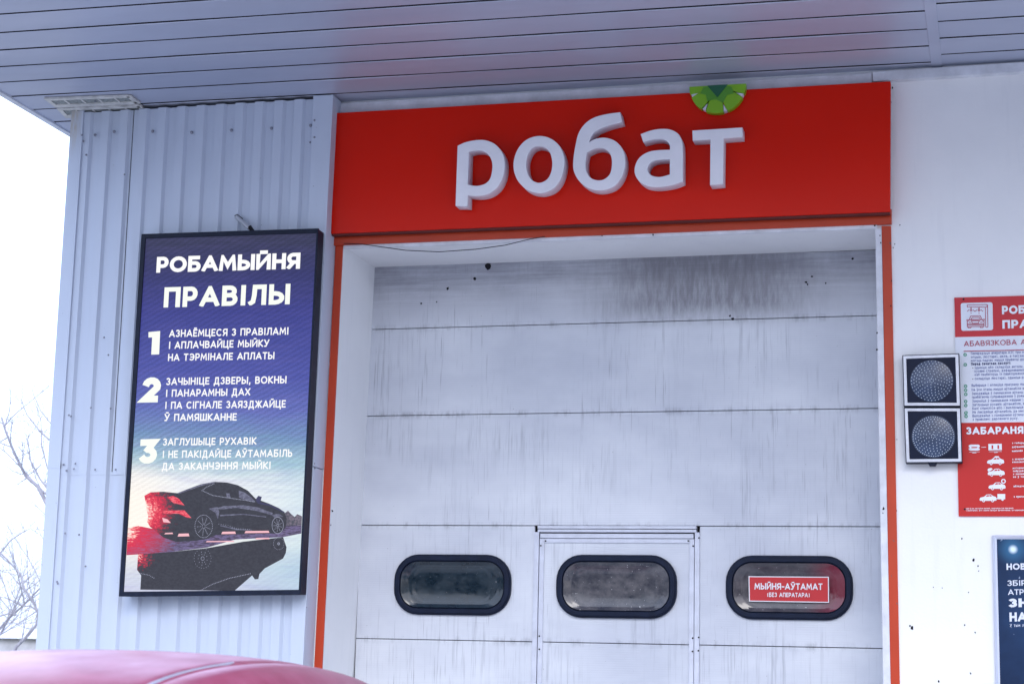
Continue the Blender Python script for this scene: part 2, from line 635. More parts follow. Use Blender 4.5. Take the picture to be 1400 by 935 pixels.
vstrip((458.5, 336, 429.5, 908), (468.6, 336, 440.5, 908), -0.010, 0.004, 'red_trim', TRIM)
vstrip((1205.2, 309, 1217.6, 935), (1218.2, 309, 1230.2, 935), -0.010, 0.004, 'red_trim', TRIM)
vstrip((1197.0, 312, 1207.6, 935), (1205.1, 312, 1217.5, 935), -0.016, 0.003, 'corner_bead', WHITE_TRIM)
strip((455, 335.5), (1219, 306.0), (1219, 286), (455, 314), -0.030, 0.003, 'red_trim', TRIM)
strip((470, 340.5), (1199, 312.5), (1199, 306.9), (470, 335.2), -0.016, 0.003, 'corner_bead', WHITE_TRIM)
# pale trims between sign and canopy
strip((457, 157), (1192, 116), (1192, 100), (457, 142), -0.035, 0.003, 'top_trim', WHITE_TRIM)
strip((1193, 111.5), (1480, 93.0), (1480, 80.0), (1193, 98.5), -0.050, 0.003, 'top_trim', WHITE_TRIM)

# chips and drill holes in the white paint
o = MB()
for px, py, rr in ((1208, 695, 3.2), (1207, 701, 1.4), (1225, 697, 2.4), (1225, 701, 1.6), (1315, 736, 2.0), (1331, 765, 3.2), (1337, 773, 1.6), (1338, 780, 1.3), (1247, 858, 3.4),
                   (1244, 855, 1.8), (1319, 854, 1.6), (1333, 864, 1.8), (1327, 920, 2.0), (1283, 931, 2.0), (1324, 809, 1.4), (1276, 802, 1.2), (1288, 803, 0.9), (1230, 307, 1.6),
                   (1223, 333, 1.8), (1221, 338, 1.4), (1218, 140, 2.0), (1217, 150, 2.2), (1220, 120, 2), (823, 322, 1.6), (893, 321, 1.8), (1180, 308, 1.3), (1196, 308, 2),
                   (1203, 322, 1.6), (1204, 332, 1.5), (1199, 455, 1.8), (1199, 478, 2.2), (1219, 384, 1.3), (1218, 418, 1.6), (453, 698, 2.2), (451, 717, 1.4), (445, 590, 1.2), (1226, 600, 1.2)):
    p = at(px, py, y=-0.0175)
    n = 7
    poly = []
    for q in range(n):
        a = 2 * math.pi * q / n
        e = rr * 0.0029 * random.uniform(0.55, 1.25)
        poly.append((p.x + e * math.cos(a) * 0.9, p.z + e * math.sin(a) * 1.2))
    yy = -0.0022 if px > 1220 or 440 < px < 455 else -0.0175
    o.prism(poly, yy, yy + 0.003)
o.build('paint_chips', DARK, bld, kind='stuff')
# crack and conduit stain along the right edge of the sign
# roof slab
MB().box(xL + 0.02, XR, 0.0, 7.05, SOF + 0.32, SOF + 0.62).build('roof', GREY_TRIM, bld)

# ------------------------------------------------------------------ canopy
can = thing('soffit_canopy', 'blue-grey metal plank canopy overhanging the car wash front', 'canopy', (-3.0, -1.5, 5.2))
xE = at(45, 153, z=SOF).x - 0.01
YF = -2.72
xB0, xB1 = at(1276, 46, z=SOF).x - 0.028, at(1276, 46, z=SOF).x + 0.028


def seam_y(i, x):
    """joint i of the planks: they run a little askew of the wall"""
    yl, yr = -0.534 - 0.2865 * i, -0.422 - 0.2925 * i
    return yl + (yr - yl) * (x - (-6.2)) / (5.2) + 0.02


GAP = 0.024
def plank(xa, xb, fy0, fy1):
    o = MB()
    vs = []
    n = 8
    rows = []
    for q in range(n + 1):
        x = xa + (xb - xa) * q / n
        a, b = fy1(x) + GAP, fy0(x)
        sag = 0.0018 * math.sin(q * 2.1 + b * 9)
        rows.append([(x, a, SOF + 0.003), (x, a + 0.006, SOF + sag), (x, (a + b) / 2, SOF - 0.002 + sag), (x, b - 0.006, SOF + sag), (x, b, SOF + 0.003)])
    o.grid(rows, smooth=False)
    return o


for i in range(-4, 11):
    if i >= -2:
        plank(xE + 0.03, xB0, lambda x, i=i: seam_y(i, x), lambda x, i=i: seam_y(i + 1, x)).build('soffit_plank', SOFFIT, can)
    else:
        plank(xE + 0.03, xL - 0.02, lambda x, i=i: seam_y(i, x), lambda x, i=i: seam_y(i + 1, x)).build('soffit_plank', SOFFIT, can)
for i in range(0, 13):
    plank(xB1, XR + 0.6, lambda x, i=i: 0.06 - 0.284 * i + 0.012 * (x + 0.2), lambda x, i=i: 0.06 - 0.284 * (i + 1) + 0.012 * (x + 0.2)).build('soffit_plank', SOFFIT, can)
MB().box(xB0 - 0.004, xB1 + 0.004, YF + 0.02, 0.02, SOF - 0.006, SOF + 0.03).build('cover_strip', SOFFIT, can, bevel=0.002)
MB().box(xE + 0.01, XR + 0.6, YF + 0.02, -0.001, SOF + 0.0045, SOF + 0.30).box(xE + 0.01, xL, 0.0, 1.2, SOF + 0.0045, SOF + 0.30).build('canopy_core', DARK, can)
MB().box(xE - 0.012, xE + 0.032, YF, 1.25, SOF - 0.012, SOF + 0.02).box(xE - 0.012, xE, YF, 1.25, SOF + 0.02, SOF + 0.55).build('edge_trim', WHITE_TRIM, can, bevel=0.002)
MB().box(xE - 0.012, XR + 0.62, YF - 0.02, YF + 0.012, SOF - 0.03, SOF + 0.55).build('fascia', WHITE_TRIM, can, bevel=0.003)
MB().box(xE - 0.01, XR + 0.6, YF, -0.001, SOF + 0.5, SOF + 0.56).build('canopy_roof', GREY_TRIM, can)

# soffit vents, two slotted plates by the corner
VENT_W = plain('yellowed_white_vent', (0.62, 0.62, 0.60, 1), 0.5, var=0.35, sc=14)
VENT_D = plain('dusty_vent_mesh', (0.27, 0.30, 0.30, 1), 0.8, var=0.5, sc=50)
for vi, (q0, q1, q2, q3, lab) in enumerate((
        ((62, 136.5), (177, 132.5), (187, 140.0), (73, 144.5), 'yellowed slotted vent plate under the canopy, farther from the ribbed wall'),
        ((79, 149.5), (191, 145.5), (200, 155.0), (88, 158.5), 'yellowed slotted vent plate tight against the top of the ribbed wall'))):
    c4 = [at(*q, z=SOF - 0.012) for q in (q0, q1, q2, q3)]
    ctr = sum(c4, Vector()) / 4
    v = thing('soffit_vent', lab, 'vent', ctr, 'slotted vents by the canopy corner')

    def P(u, t, z):
        a = c4[0].lerp(c4[1], u)
        b = c4[3].lerp(c4[2], u)
        p = a.lerp(b, t)
        return (p.x, p.y, z)
    zf = SOF - 0.016 - 0.002 * vi
    MB().add([P(0, 0, zf + .006), P(1, 0, zf + .006), P(1, 1, zf + .006), P(0, 1, zf + .006)], [(0, 1, 2, 3)]).build('vent_mesh', VENT_D, v)
    o = MB()

    def bar(u0, u1, t0, t1):
        o.hexa([P(u0, t0, zf), P(u1, t0, zf), P(u1, t0, zf + .012), P(u0, t0, zf + .012), P(u0, t1, zf), P(u1, t1, zf), P(u1, t1, zf + .012), P(u0, t1, zf + .012)])
    bar(0, 1, -0.16, 0.12)
    bar(0, 1, 0.86, 1.25)
    for u in (0.0, 0.205, 0.405, 0.605, 0.805):
        bar(u, u + (0.018 if u else 0.05), 0.1, 0.88)
    bar(0.97, 1.03, -0.1, 1.2)
    o.build('vent_frame', VENT_W, v)
    o = MB()
    o.dome(P(0.55, 0.5, 0)[0], P(0.55, .5, 0)[1], zf, 0.008, 0.004)
    o.build('screw_head', SCREW, v)

# ------------------------------------------------------------------ big sign
SY = -0.095
q = [at(*p, y=SY) for p in ((452.6, 319.5), (1217.0, 289.5), (1217.6, 111.5), (457.0, 155.0))]
sign = thing('illuminated_sign', 'long red sign board with raised white word over the doorway', 'sign', (-2.4, SY, q[0].z))
MB().slab(*[(v.x, v.z) for v in q], SY, -0.038).build('sign_board', SIGN_RED, sign, bevel=0.002)
# dark strip put in as the shadow line under the board
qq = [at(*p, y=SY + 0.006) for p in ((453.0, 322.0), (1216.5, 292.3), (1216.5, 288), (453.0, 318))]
MB().slab(*[(v.x, v.z) for v in qq], SY + 0.012, -0.038).build('sign_shadow_strip', plain('dark_red_shadow', (0.10, 0.01, 0.008, 1), 0.6), sign)


def smooth_path(pts):
    """pts: (x, y, corner?) -> Catmull-Rom through the smooth ones"""
    n = len(pts)
    out = []
    for i in range(n):
        p0, p1, p2, p3 = pts[i - 1], pts[i], pts[(i + 1) % n], pts[(i + 2) % n]
        out.append((p1[0], p1[1]))
        if p1[2] and p2[2]:
            continue
        a = p1 if p1[2] else p0
        b = p2 if p2[2] else p3
        for k_ in range(1, 5):
            t = k_ / 5
            r2 = []
            for c_ in (0, 1):
                m1 = (p2[c_] - a[c_]) / 2 * (1 if not p1[2] else 1)
                m2 = (b[c_] - p1[c_]) / 2
                h00 = 2 * t ** 3 - 3 * t ** 2 + 1
                h10 = t ** 3 - 2 * t ** 2 + t
                h01 = -2 * t ** 3 + 3 * t ** 2
                h11 = t ** 3 - t ** 2
                r2.append(h00 * p1[c_] + h10 * m1 + h01 * p2[c_] + h11 * m2)
            out.append(tuple(r2))
    return out


def curve_solid(name, loops, yf, depth, mats, parent, label=None, bev=0.003, side_mat=True):
    """2D outline with holes -> extruded solid mesh; loops hold (x, z) world points"""
    cu = bpy.data.curves.new(name, 'CURVE')
    cu.dimensions = '2D'
    cu.fill_mode = 'BOTH'
    cu.extrude = depth / 2 - bev
    cu.bevel_depth = bev
    cu.bevel_resolution = 1
    cu.offset = -bev
    for lp in loops:
        sp = cu.splines.new('POLY')
        sp.points.add(len(lp) - 1)
        for i, p in enumerate(lp):
            sp.points[i].co = (p[0], p[1], 0, 1)
        sp.use_cyclic_u = True
    tmp = bpy.data.objects.new(name, cu)
    me = bpy.data.meshes.new_from_object(tmp)
    bpy.data.objects.remove(tmp)
    base = Vector((0, 0, 0))
    q = parent
    while q is not None:
        base += q.location
        q = q.parent
    for v in me.vertices:
        x, z, d_ = v.co
        v.co = Vector((x, yf + depth / 2 - d_, z)) - base
    me.materials.clear()
    for mm in mats:
        me.materials.append(mm)
    me.update()
    if len(mats) > 1:
        for p in me.polygons:
            p.material_index = 1 if abs(p.normal.y) < 0.5 else 0
    o = bpy.data.objects.new(name, me)
    COL.objects.link(o)
    o.parent = parent
    if label:
        o['label'] = label
    return o


LF = SY - 0.105
def lw(pts, ox):
    res = []
    for p in pts:
        v = at(ox + p[0] / 5.0, 140 + p[1] / 5.0, y=LF)
        res.append((v.x, v.z, len(p) > 2))
    return smooth_path(res)


C1 = 1
letters = [
    (600, [[(127, 297, C1), (185, 272), (270, 257), (340, 265), (400, 300), (440, 360), (450, 430), (438, 510), (400, 580), (340, 625), (270, 640), (197, 636, C1), (195, 710, C1), (113, 708, C1)],
           [(204, 340, C1), (245, 331), (295, 332), (335, 355), (360, 400), (364, 455), (350, 520), (318, 555), (270, 570), (235, 569), (198, 562, C1)]]),
    (600, [[(685, 230), (760, 246), (822, 295), (855, 370), (855, 450), (825, 540), (770, 598), (690, 621), (610, 602), (545, 545), (513, 470), (513, 390), (545, 310), (605, 252)],
           [(680, 300), (728, 312), (760, 348), (774, 410), (767, 475), (738, 527), (685, 550), (635, 530), (605, 480), (597, 410), (612, 350), (640, 313)]]),
    (600, [[(1240, 68, C1), (1252, 135, C1), (1150, 163), (1085, 190), (1048, 222), (1028, 272, C1), (1070, 250), (1135, 242), (1200, 262), (1250, 310), (1272, 370), (1272, 440), (1245, 520), (1190, 578), (1110, 602), (1030, 590),
            (960, 540), (922, 470), (918, 400), (932, 300), (955, 210), (1000, 145), (1060, 105), (1140, 82)],
           [(1012, 345, C1), (1060, 320), (1110, 313), (1150, 330), (1177, 370), (1182, 430), (1168, 490), (1130, 525), (1085, 533), (1040, 517), (1010, 475), (1003, 420)]]),
    (760, [[(578, 218, C1), (640, 195), (710, 182), (780, 186), (835, 215), (862, 265), (868, 330), (868, 541, C1), (800, 565), (710, 579), (630, 574), (575, 545), (543, 500), (538, 450), (560, 392), (605, 352), (670, 330), (779, 324, C1), (777, 292), (755, 263), (715, 251), (655, 257), (597, 273, C1)],
           [(778, 390, C1), (705, 394), (655, 408), (630, 440), (630, 472), (655, 500), (710, 510), (778, 493, C1)]]),
    (760, [[(932, 193, C1), (1275, 172, C1), (1275, 238, C1), (1146, 248, C1), (1142, 558, C1), (1053, 566, C1), (1056, 255, C1), (935, 262, C1)]]),
]
for ox, loops in letters:
    curve_solid('letter', [lw(lp, ox) for lp in loops], LF, 0.105, [LETTER, LETTER_SIDE], sign)

# green half-wheel emblem sitting on the top edge of the board
GY = SY - 0.05
em = at(981, 119.5, y=GY)
emr = (at(1019.5, 118, y=GY).x - at(942, 122, y=GY).x) / 2
LEAF = [plain('leaf_green_bright', (0.19, 0.42, 0.012, 1), 0.35, var=0.05), plain('leaf_green_mid', (0.075, 0.27, 0.02, 1), 0.35, var=0.05), plain('leaf_green_deep', (0.008, 0.10, 0.045, 1), 0.35, var=0.05)]
def pol(a, rr, ox=0, oz=0):
    return (em.x + ox + emr * rr * math.cos(math.radians(a)) * 1.0, em.z + 0.012 + emr * rr * 1.02 * math.sin(math.radians(a)))
lobes = [(180.0, 196), (203, 235), (246, 282), (291, 331), (340, 360)]
for a0, a1 in lobes:
    am = (a0 + a1) / 2
    ped = [(em.x, em.z + 0.012)]
    inner0, inner1 = (a0 if a0 == 180 else a0 - 3), (a1 if a1 == 360 else a1 + 3)
    ped.append(pol(inner0, 0.72))
    for s_ in range(7):
        ped.append(pol(a0 + (a1 - a0) * s_ / 6, 1.0))
    ped.append(pol(inner1, 0.72))
    MB().prism(ped, GY, -0.10, 0).build('emblem_petal', [LEAF[0]], sign)
for a0, a1 in ((185, 222), (212, 262), (262, 312), (312, 350)):
    poly = [pol((a0 + a1) / 2, 0.02), pol(a0, 0.5), pol((a0 + a1) / 2, 0.66), pol(a1, 0.5)]
    MB().prism(poly, GY - 0.002 - 0.0004 * (a0 % 7), GY + 0.001).build('emblem_facet', LEAF[1], sign)
MB().prism([pol(180, 0.36), pol(270, 0.44), pol(0, 0.36)], GY - 0.006, GY + 0.001).build('emblem_core', LEAF[2], sign)
for am, rr in ((199.5, .0), (240.5, 0), (286.5, 0), (335.5, 0)):
    poly = [pol(am, 0.72), pol(am - 3.6, 0.97), pol(am + 3.6, 0.97)]
    MB().prism(poly, GY + 0.004, -0.098).build('emblem_notch', LETTER_SIDE, sign)

# ------------------------------------------------------------------ stroke lettering (flat print)
def arc(cx, cz, rx, rz, a0, a1, n=8):
    return [(cx + rx * math.cos(math.radians(a0 + (a1 - a0) * i / n)), cz + rz * math.sin(math.radians(a0 + (a1 - a0) * i / n))) for i in range(n + 1)]


# glyph: (width, [strokes]); coordinates 0..1 inside the box inset by half a stroke; 'x' strokes run past their ends and are clipped
def bowl(z0, z1, x0, x1):
    c_, rz = (z0 + z1) / 2, (z1 - z0) / 2
    rx = min(0.42, x1 - x0)
    return [(x0, z1)] + [(x1 - rx + p[0], p[1]) for p in arc(0, c_, rx, rz, 90, -90, 7)] + [(x0, z0)]


O_ = arc(.5, .5, .5, .5, 90, 450, 18)
G = {
    'А': (.84, [[(0, 0), (.5, 1), (1, 0)], [(.18, .28), (.82, .28)]]),
    'Б': (.66, [[(0, 0), (0, 1), (.88, 1)], bowl(0, .56, 0, 1)]),
    'В': (.66, [[(0, 0), (0, 1)], bowl(.53, 1, 0, .9), bowl(0, .53, 0, 1)]),
    'Г': (.56, [[(0, 0), (0, 1), (1, 1)]]),
    'Д': (.84, [[(.02, -.22), (.02, 0), (.98, 0), (.98, -.22)], [(.2, 0), (.28, .6), (.3, 1), (.82, 1), (.82, 0)]]),
    'Е': (.56, [[(1, 1), (0, 1), (0, 0), (1, 0)], [(0, .5), (.85, .5)]]),
    'Ж': (1.0, [[(.5, 0), (.5, 1)], [(0, 0), (.4, .52), (.02, 1)], [(1, 0), (.6, .52), (.98, 1)], [(.38, .52), (.62, .52)]]),
    'З': (.60, [arc(.45, .76, .47, .24, 160, -90, 8), arc(.45, .26, .52, .26, 90, -160, 9)]),
    'И': (.76, [[(0, 1), (0, 0), (1, 1), (1, 0)]]),
    'Й': (.76, [[(0, 1), (0, 0), (1, 1), (1, 0)], [(.32, 1.27), (.68, 1.27)]]),
    'І': (.20, [[(.5, 0), (.5, 1)]]),
    'К': (.68, [[(0, 0), (0, 1)], [(.95, 1), (.12, .5), (1, 0)]]),
    'Л': (.74, [[(0, 0), (.16, .08), (.24, .45), (.28, 1), (1, 1), (1, 0)]]),
    'М': (.92, [[(0, 0), (.1, 1), (.5, .25), (.9, 1), (1, 0)]]),
    'Н': (.70, [[(0, 0), (0, 1)], [(1, 0), (1, 1)], [(0, .5), (1, .5)]]),
    'О': (.92, [O_]),
    'П': (.70, [[(0, 0), (0, 1), (1, 1), (1, 0)]]),
    'Р': (.62, [[(0, 0), (0, 1)], bowl(.38, 1, 0, 1)]),
    'С': (.80, [arc(.55, .5, .55, .5, 45, 315, 13)]),
    'Т': (.64, [[(0, 1), (1, 1)], [(.5, 1), (.5, 0)]]),
    'У': (.74, [[(0, 1), (.5, .33)], [(1, 1), (.55, .3), (.35, 0), (.05, 0)]]),
    'Ў': (.74, [[(0, 1), (.5, .33)], [(1, 1), (.55, .3), (.35, 0), (.05, 0)], [(.3, 1.27), (.7, 1.27)]]),
    'Ф': (.92, [[(.5, 0), (.5, 1)], arc(.5, .52, .5, .3, 0, 360, 16)]),
    'Х': (.74, [[(0, 0), (1, 1)], [(0, 1), (1, 0)]]),
    'Ц': (.76, [[(0, 1), (0, 0), (.86, 0), (.86, 1)], [(.86, 0), (1.04, 0), (1.04, -.22)]]),
    'Ч': (.66, [[(0, 1), (0, .62), (.14, .42), (1, .42)], [(1, 1), (1, 0)]]),
    'Ш': (.96, [[(0, 1), (0, 0), (1, 0), (1, 1)], [(.5, 0), (.5, 1)]]),
    'Щ': (1.0, [[(0, 1), (0, 0), (.9, 0), (.9, 1)], [(.45, 0), (.45, 1)], [(.9, 0), (1.05, 0), (1.05, -.22)]]),
    'Ы': (.90, [[(0, 1), (0, 0)], bowl(0, .56, 0, .66), [(1, 0), (1, 1)]]),
    'Ь': (.62, [[(0, 1), (0, 0)], bowl(0, .56, 0, 1)]),
    'Э': (.78, [arc(.45, .5, .55, .5, 135, -135, 13), [(.3, .5), (.95, .5)]]),
    'Ю': (1.1, [[(0, 0), (0, 1)], [(0, .5), (.3, .5)], arc(.66, .5, .34, .5, 90, 450, 14)]),
    'Я': (.66, [[(1, 0), (1, 1)], [(1 - p[0], p[1]) for p in bowl(.4, 1, 0, 1)], [(.5, .4), (.02, 0)]]),
    '1': (.50, [[(.05, .86), (.62, .98)], [(.66, 0), (.66, 1)]]),
    '2': (.66, [arc(.5, .7, .46, .3, 170, -20, 8) + [(.05, 0), (1, 0)]]),
    '3': (.66, [[(.05, 1), (.92, 1), (.45, .6)], arc(.45, .3, .52, .3, 80, -160, 9)]),
    ',': (.22, [[(.5, .06), (.25, -.16)]]),
    '.': (.22, [[(.5, 0), (.5, .05)]]),
    ':': (.22, [[(.5, 0), (.5, .05)], [(.5, .6), (.5, .65)]]),
    '-': (.40, [[(0, .42), (1, .42)]]),
    '•': (.40, [[(.3, .42), (.7, .42)]]),
    '(': (.30, [arc(1.0, .45, .9, .65, 130, 230, 6)]),
    ')': (.30, [arc(0, .45, .9, .65, 50, -50, 6)]),
    ' ': (.34, []),
}
G['Ё'] = (G['Е'][0], G['Е'][1] + [[(.2, 1.28), (.3, 1.28)], [(.7, 1.28), (.8, 1.28)]])


def lower(ch):
    """small letters: shapes 0.72 high; а р б е у о с are drawn round"""
    up = ch.upper()
    k7 = 0.72
    if ch == 'а':
        return (.56, [[(1, 0), (1, .42)], arc(.55, .44, .45, .28, 150, 0, 7), arc(.5, .2, .5, .2, 90, 450, 12)])
    if ch == 'р':
        return (.60, [[(0, -.28), (0, .72)], arc(.5, .36, .5, .36, 90, 450, 14)])
    if ch == 'б':
        return (.60, [arc(.5, .34, .5, .34, 90, 450, 14), [(0, .36), (.1, .8), (.9, 1)]])
    if ch in 'её':
        st = [arc(.5, .36, .5, .36, 0, 320, 12), [(0, .36), (1, .36)]]
        if ch == 'ё':
            st += [[(.25, .98), (.3, .98)], [(.7, .98), (.75, .98)]]
        return (.58, st)
    if ch in 'уў':
        st = [[(0, .72), (.5, .05)], [(1, .72), (.35, -.26), (.05, -.26)]]
        if ch == 'ў':
            st += [[(.3, .96), (.7, .96)]]
        return (.58, st)
    if ch == 'і':
        return (.2, [[(.5, 0), (.5, .72)], [(.5, .95), (.5, 1)]])
    if ch == 'ф':
        return (.78, [[(.5, -.25), (.5, 1)], arc(.5, .36, .5, .34, 0, 360, 14)])
    w_, st = G[up]
    return (w_ * 0.8, [[(p[0], p[1] * k7 if p[1] <= 1.01 else p[1] - .28) for p in s_] for s_ in st])


def clip(poly, z0, z1):
    for lim, sgn in ((z0, 1), (z1, -1)):
        out_ = []
        for i in range(len(poly)):
            a, b = poly[i], poly[(i + 1) % len(poly)]
            ia, ib = (a[1] - lim) * sgn >= -1e-9, (b[1] - lim) * sgn >= -1e-9
            if ia:
                out_.append(a)
            if ia != ib:
                t = (lim - a[1]) / (b[1] - a[1])
                out_.append((a[0] + (b[0] - a[0]) * t, lim))
        poly = out_
        if len(poly) < 3:
            return []
    return poly


def text_polys(txt, wgt, track=0.16):
    """list of convex polygons in em units (cap height 1) and the total width"""
    X = 0.0
    out_ = []
    h = wgt / 2
    for ch in txt:
        up = ch in G
        wd, strokes = G[ch] if up else lower(ch)
        W = wd + wgt * 0.35
        zlo = min([p[1] for s_ in strokes for p in s_] + [0])
        for s_ in strokes:
            mul = 1.0 - 2 * h
            pts = [(X + h + p[0] * (W - 2 * h), h + p[1] * mul) for p in s_]
            pts = [(p[0], p[1]) if s_[i][1] >= 0 else (p[0], s_[i][1] + h) for i, p in enumerate(pts)]
            closed = (abs(pts[0][0] - pts[-1][0]) + abs(pts[0][1] - pts[-1][1])) < 1e-4 and len(pts) > 6
            smin = min(p[1] for p in pts) - h
            smax = max(p[1] for p in pts) + h
            n = len(pts)
            L, R = [], []
            for i in range(n):
                if closed:
                    a, b, c_ = pts[(i - 1) % (n - 1)], pts[i], pts[(i + 1) % (n - 1)]
                else:
                    a, b, c_ = pts[max(i - 1, 0)], pts[i], pts[min(i + 1, n - 1)]
                v1 = Vector((b[0] - a[0], b[1] - a[1]))
                v2 = Vector((c_[0] - b[0], c_[1] - b[1]))
                if v1.length < 1e-6:
                    v1 = v2
                if v2.length < 1e-6:
                    v2 = v1
                v1, v2 = v1.normalized(), v2.normalized()
                n1, n2 = Vector((-v1.y, v1.x)), Vector((-v2.y, v2.x))
                mt = n1 + n2
                if mt.length < 0.2:
                    mt = n1
                mt = mt.normalized()
                q_ = min(h / max(mt.dot(n1), 0.25), h * 2.6)
                e = Vector((0, 0))
                if not closed and i == 0:
                    e = -v2 * h * (1.0 if abs(v2.y) > 0.3 or len(pts) == 2 else 1.0)
                if not closed and i == n - 1:
                    e = v1 * h
                if len(s_) > 6 and not closed:
                    e = e * 0.2
                L.append((b[0] + mt.x * q_ + e.x, b[1] + mt.y * q_ + e.y))
                R.append((b[0] - mt.x * q_ + e.x, b[1] - mt.y * q_ + e.y))
            for i in range(n - 1):
                pg = clip([L[i], R[i], R[i + 1], L[i + 1]], smin, smax)
                if pg:
                    out_.append(pg)
        X += W + track
    return out_, X - track


def text(name, txt, mat, parent, pL, pR, cap, y, wgt=0.2, track=0.16, label=None, split=False):
    """pL, pR: world (x, z) of the two ends of the baseline; cap: cap height in metres"""
    pg, W = text_polys(txt, wgt, track)
    o = MB()
    sc = (pR[0] - pL[0]) / W
    if split:                              # large print: every letter is a piece of its own
        x0 = 0.0
        for ch in txt:
            _, w1 = text_polys(ch, wgt, track)
            a_, b_ = x0 / W, (x0 + w1) / W
            l_ = (pL[0] + (pR[0] - pL[0]) * a_, pL[1] + (pR[1] - pL[1]) * a_)
            r_ = (pL[0] + (pR[0] - pL[0]) * b_, pL[1] + (pR[1] - pL[1]) * b_)
            text('letter', ch, mat, parent, l_, r_, cap, y, wgt, track)
            x0 += w1 + track
        return None
    for i, q in enumerate(pg):
        vs = [(pL[0] + p[0] * sc, y - 0.00003 * (i % 23), pL[1] + (pR[1] - pL[1]) * p[0] / W + p[1] * cap) for p in q]
        o.add(vs, [tuple(range(len(vs)))])
    return o.build(name, mat, parent, label, None if name in ('letter', 'numeral') else 'stuff')


def text_px(name, txt, mat, parent, pl, pr, top, y, wgt=0.2, track=0.16, label=None, split=False):
    """pl, pr: baseline ends as photo pixels; top: a pixel height on the cap line above pl; all meet the plane y"""
    a, b, t = at(pl[0], pl[1], y=y), at(pr[0], pr[1], y=y), at(pl[0], top, y=y)
    return text(name, txt, mat, parent, (a.x, a.z), (b.x, b.z), t.z - a.z, y, wgt, track, label, split)


# ------------------------------------------------------------------ LED screen
DY = -0.300
led = thing('led_screen', 'tall black framed lit screen of car wash rules on the ribbed wall', 'screen', (-4.85, DY, 2.0))
p_tl, p_bl = at(193.2, 320, y=DY), at(162.2, 815, y=DY)
p_tr, p_br = at(435.3, 312.2, y=DY), at(410.5, 812.5, y=DY)
xl_, xr_ = (p_tl.x + p_bl.x) / 2, (p_tr.x + p_br.x) / 2
cor = [(p_bl.x, p_bl.z), (p_br.x, p_br.z), (p_tr.x, p_tr.z), (p_tl.x, p_tl.z)]
bz_ = 0.033
def inset(c, dx0, dx1, dz0, dz1):
    return [(c[0][0] + dx0, c[0][1] + dz0), (c[1][0] - dx1, c[1][1] + dz0), (c[2][0] - dx1, c[2][1] - dz1), (c[3][0] + dx0, c[3][1] - dz1)]
inn = inset(cor, 0.030, 0.012, 0.030, 0.030)
MB().ring(cor, inn, DY, DY + 0.02).build('bezel', BLACK, led, bevel=0.002)
MB().prism(inset(cor, 0.003, 0.003, 0.003, 0.003), DY + 0.02, -0.195).build('housing', BLACK, led, bevel=0.004)
MB().box(xl_ + 0.2, xl_ + 0.26, -0.196, -0.155, cor[0][1] + 0.2, cor[3][1] - 0.1).box(xr_ - 0.26, xr_ - 0.2, -0.196, -0.155, cor[0][1] + 0.2, cor[3][1] - 0.1).build('mounting_rail', SCREW, led)
SYD = DY + 0.010      # the lit face sits just inside the bezel
zb_, zt_ = (inn[0][1] + inn[1][1]) / 2, (inn[2][1] + inn[3][1]) / 2


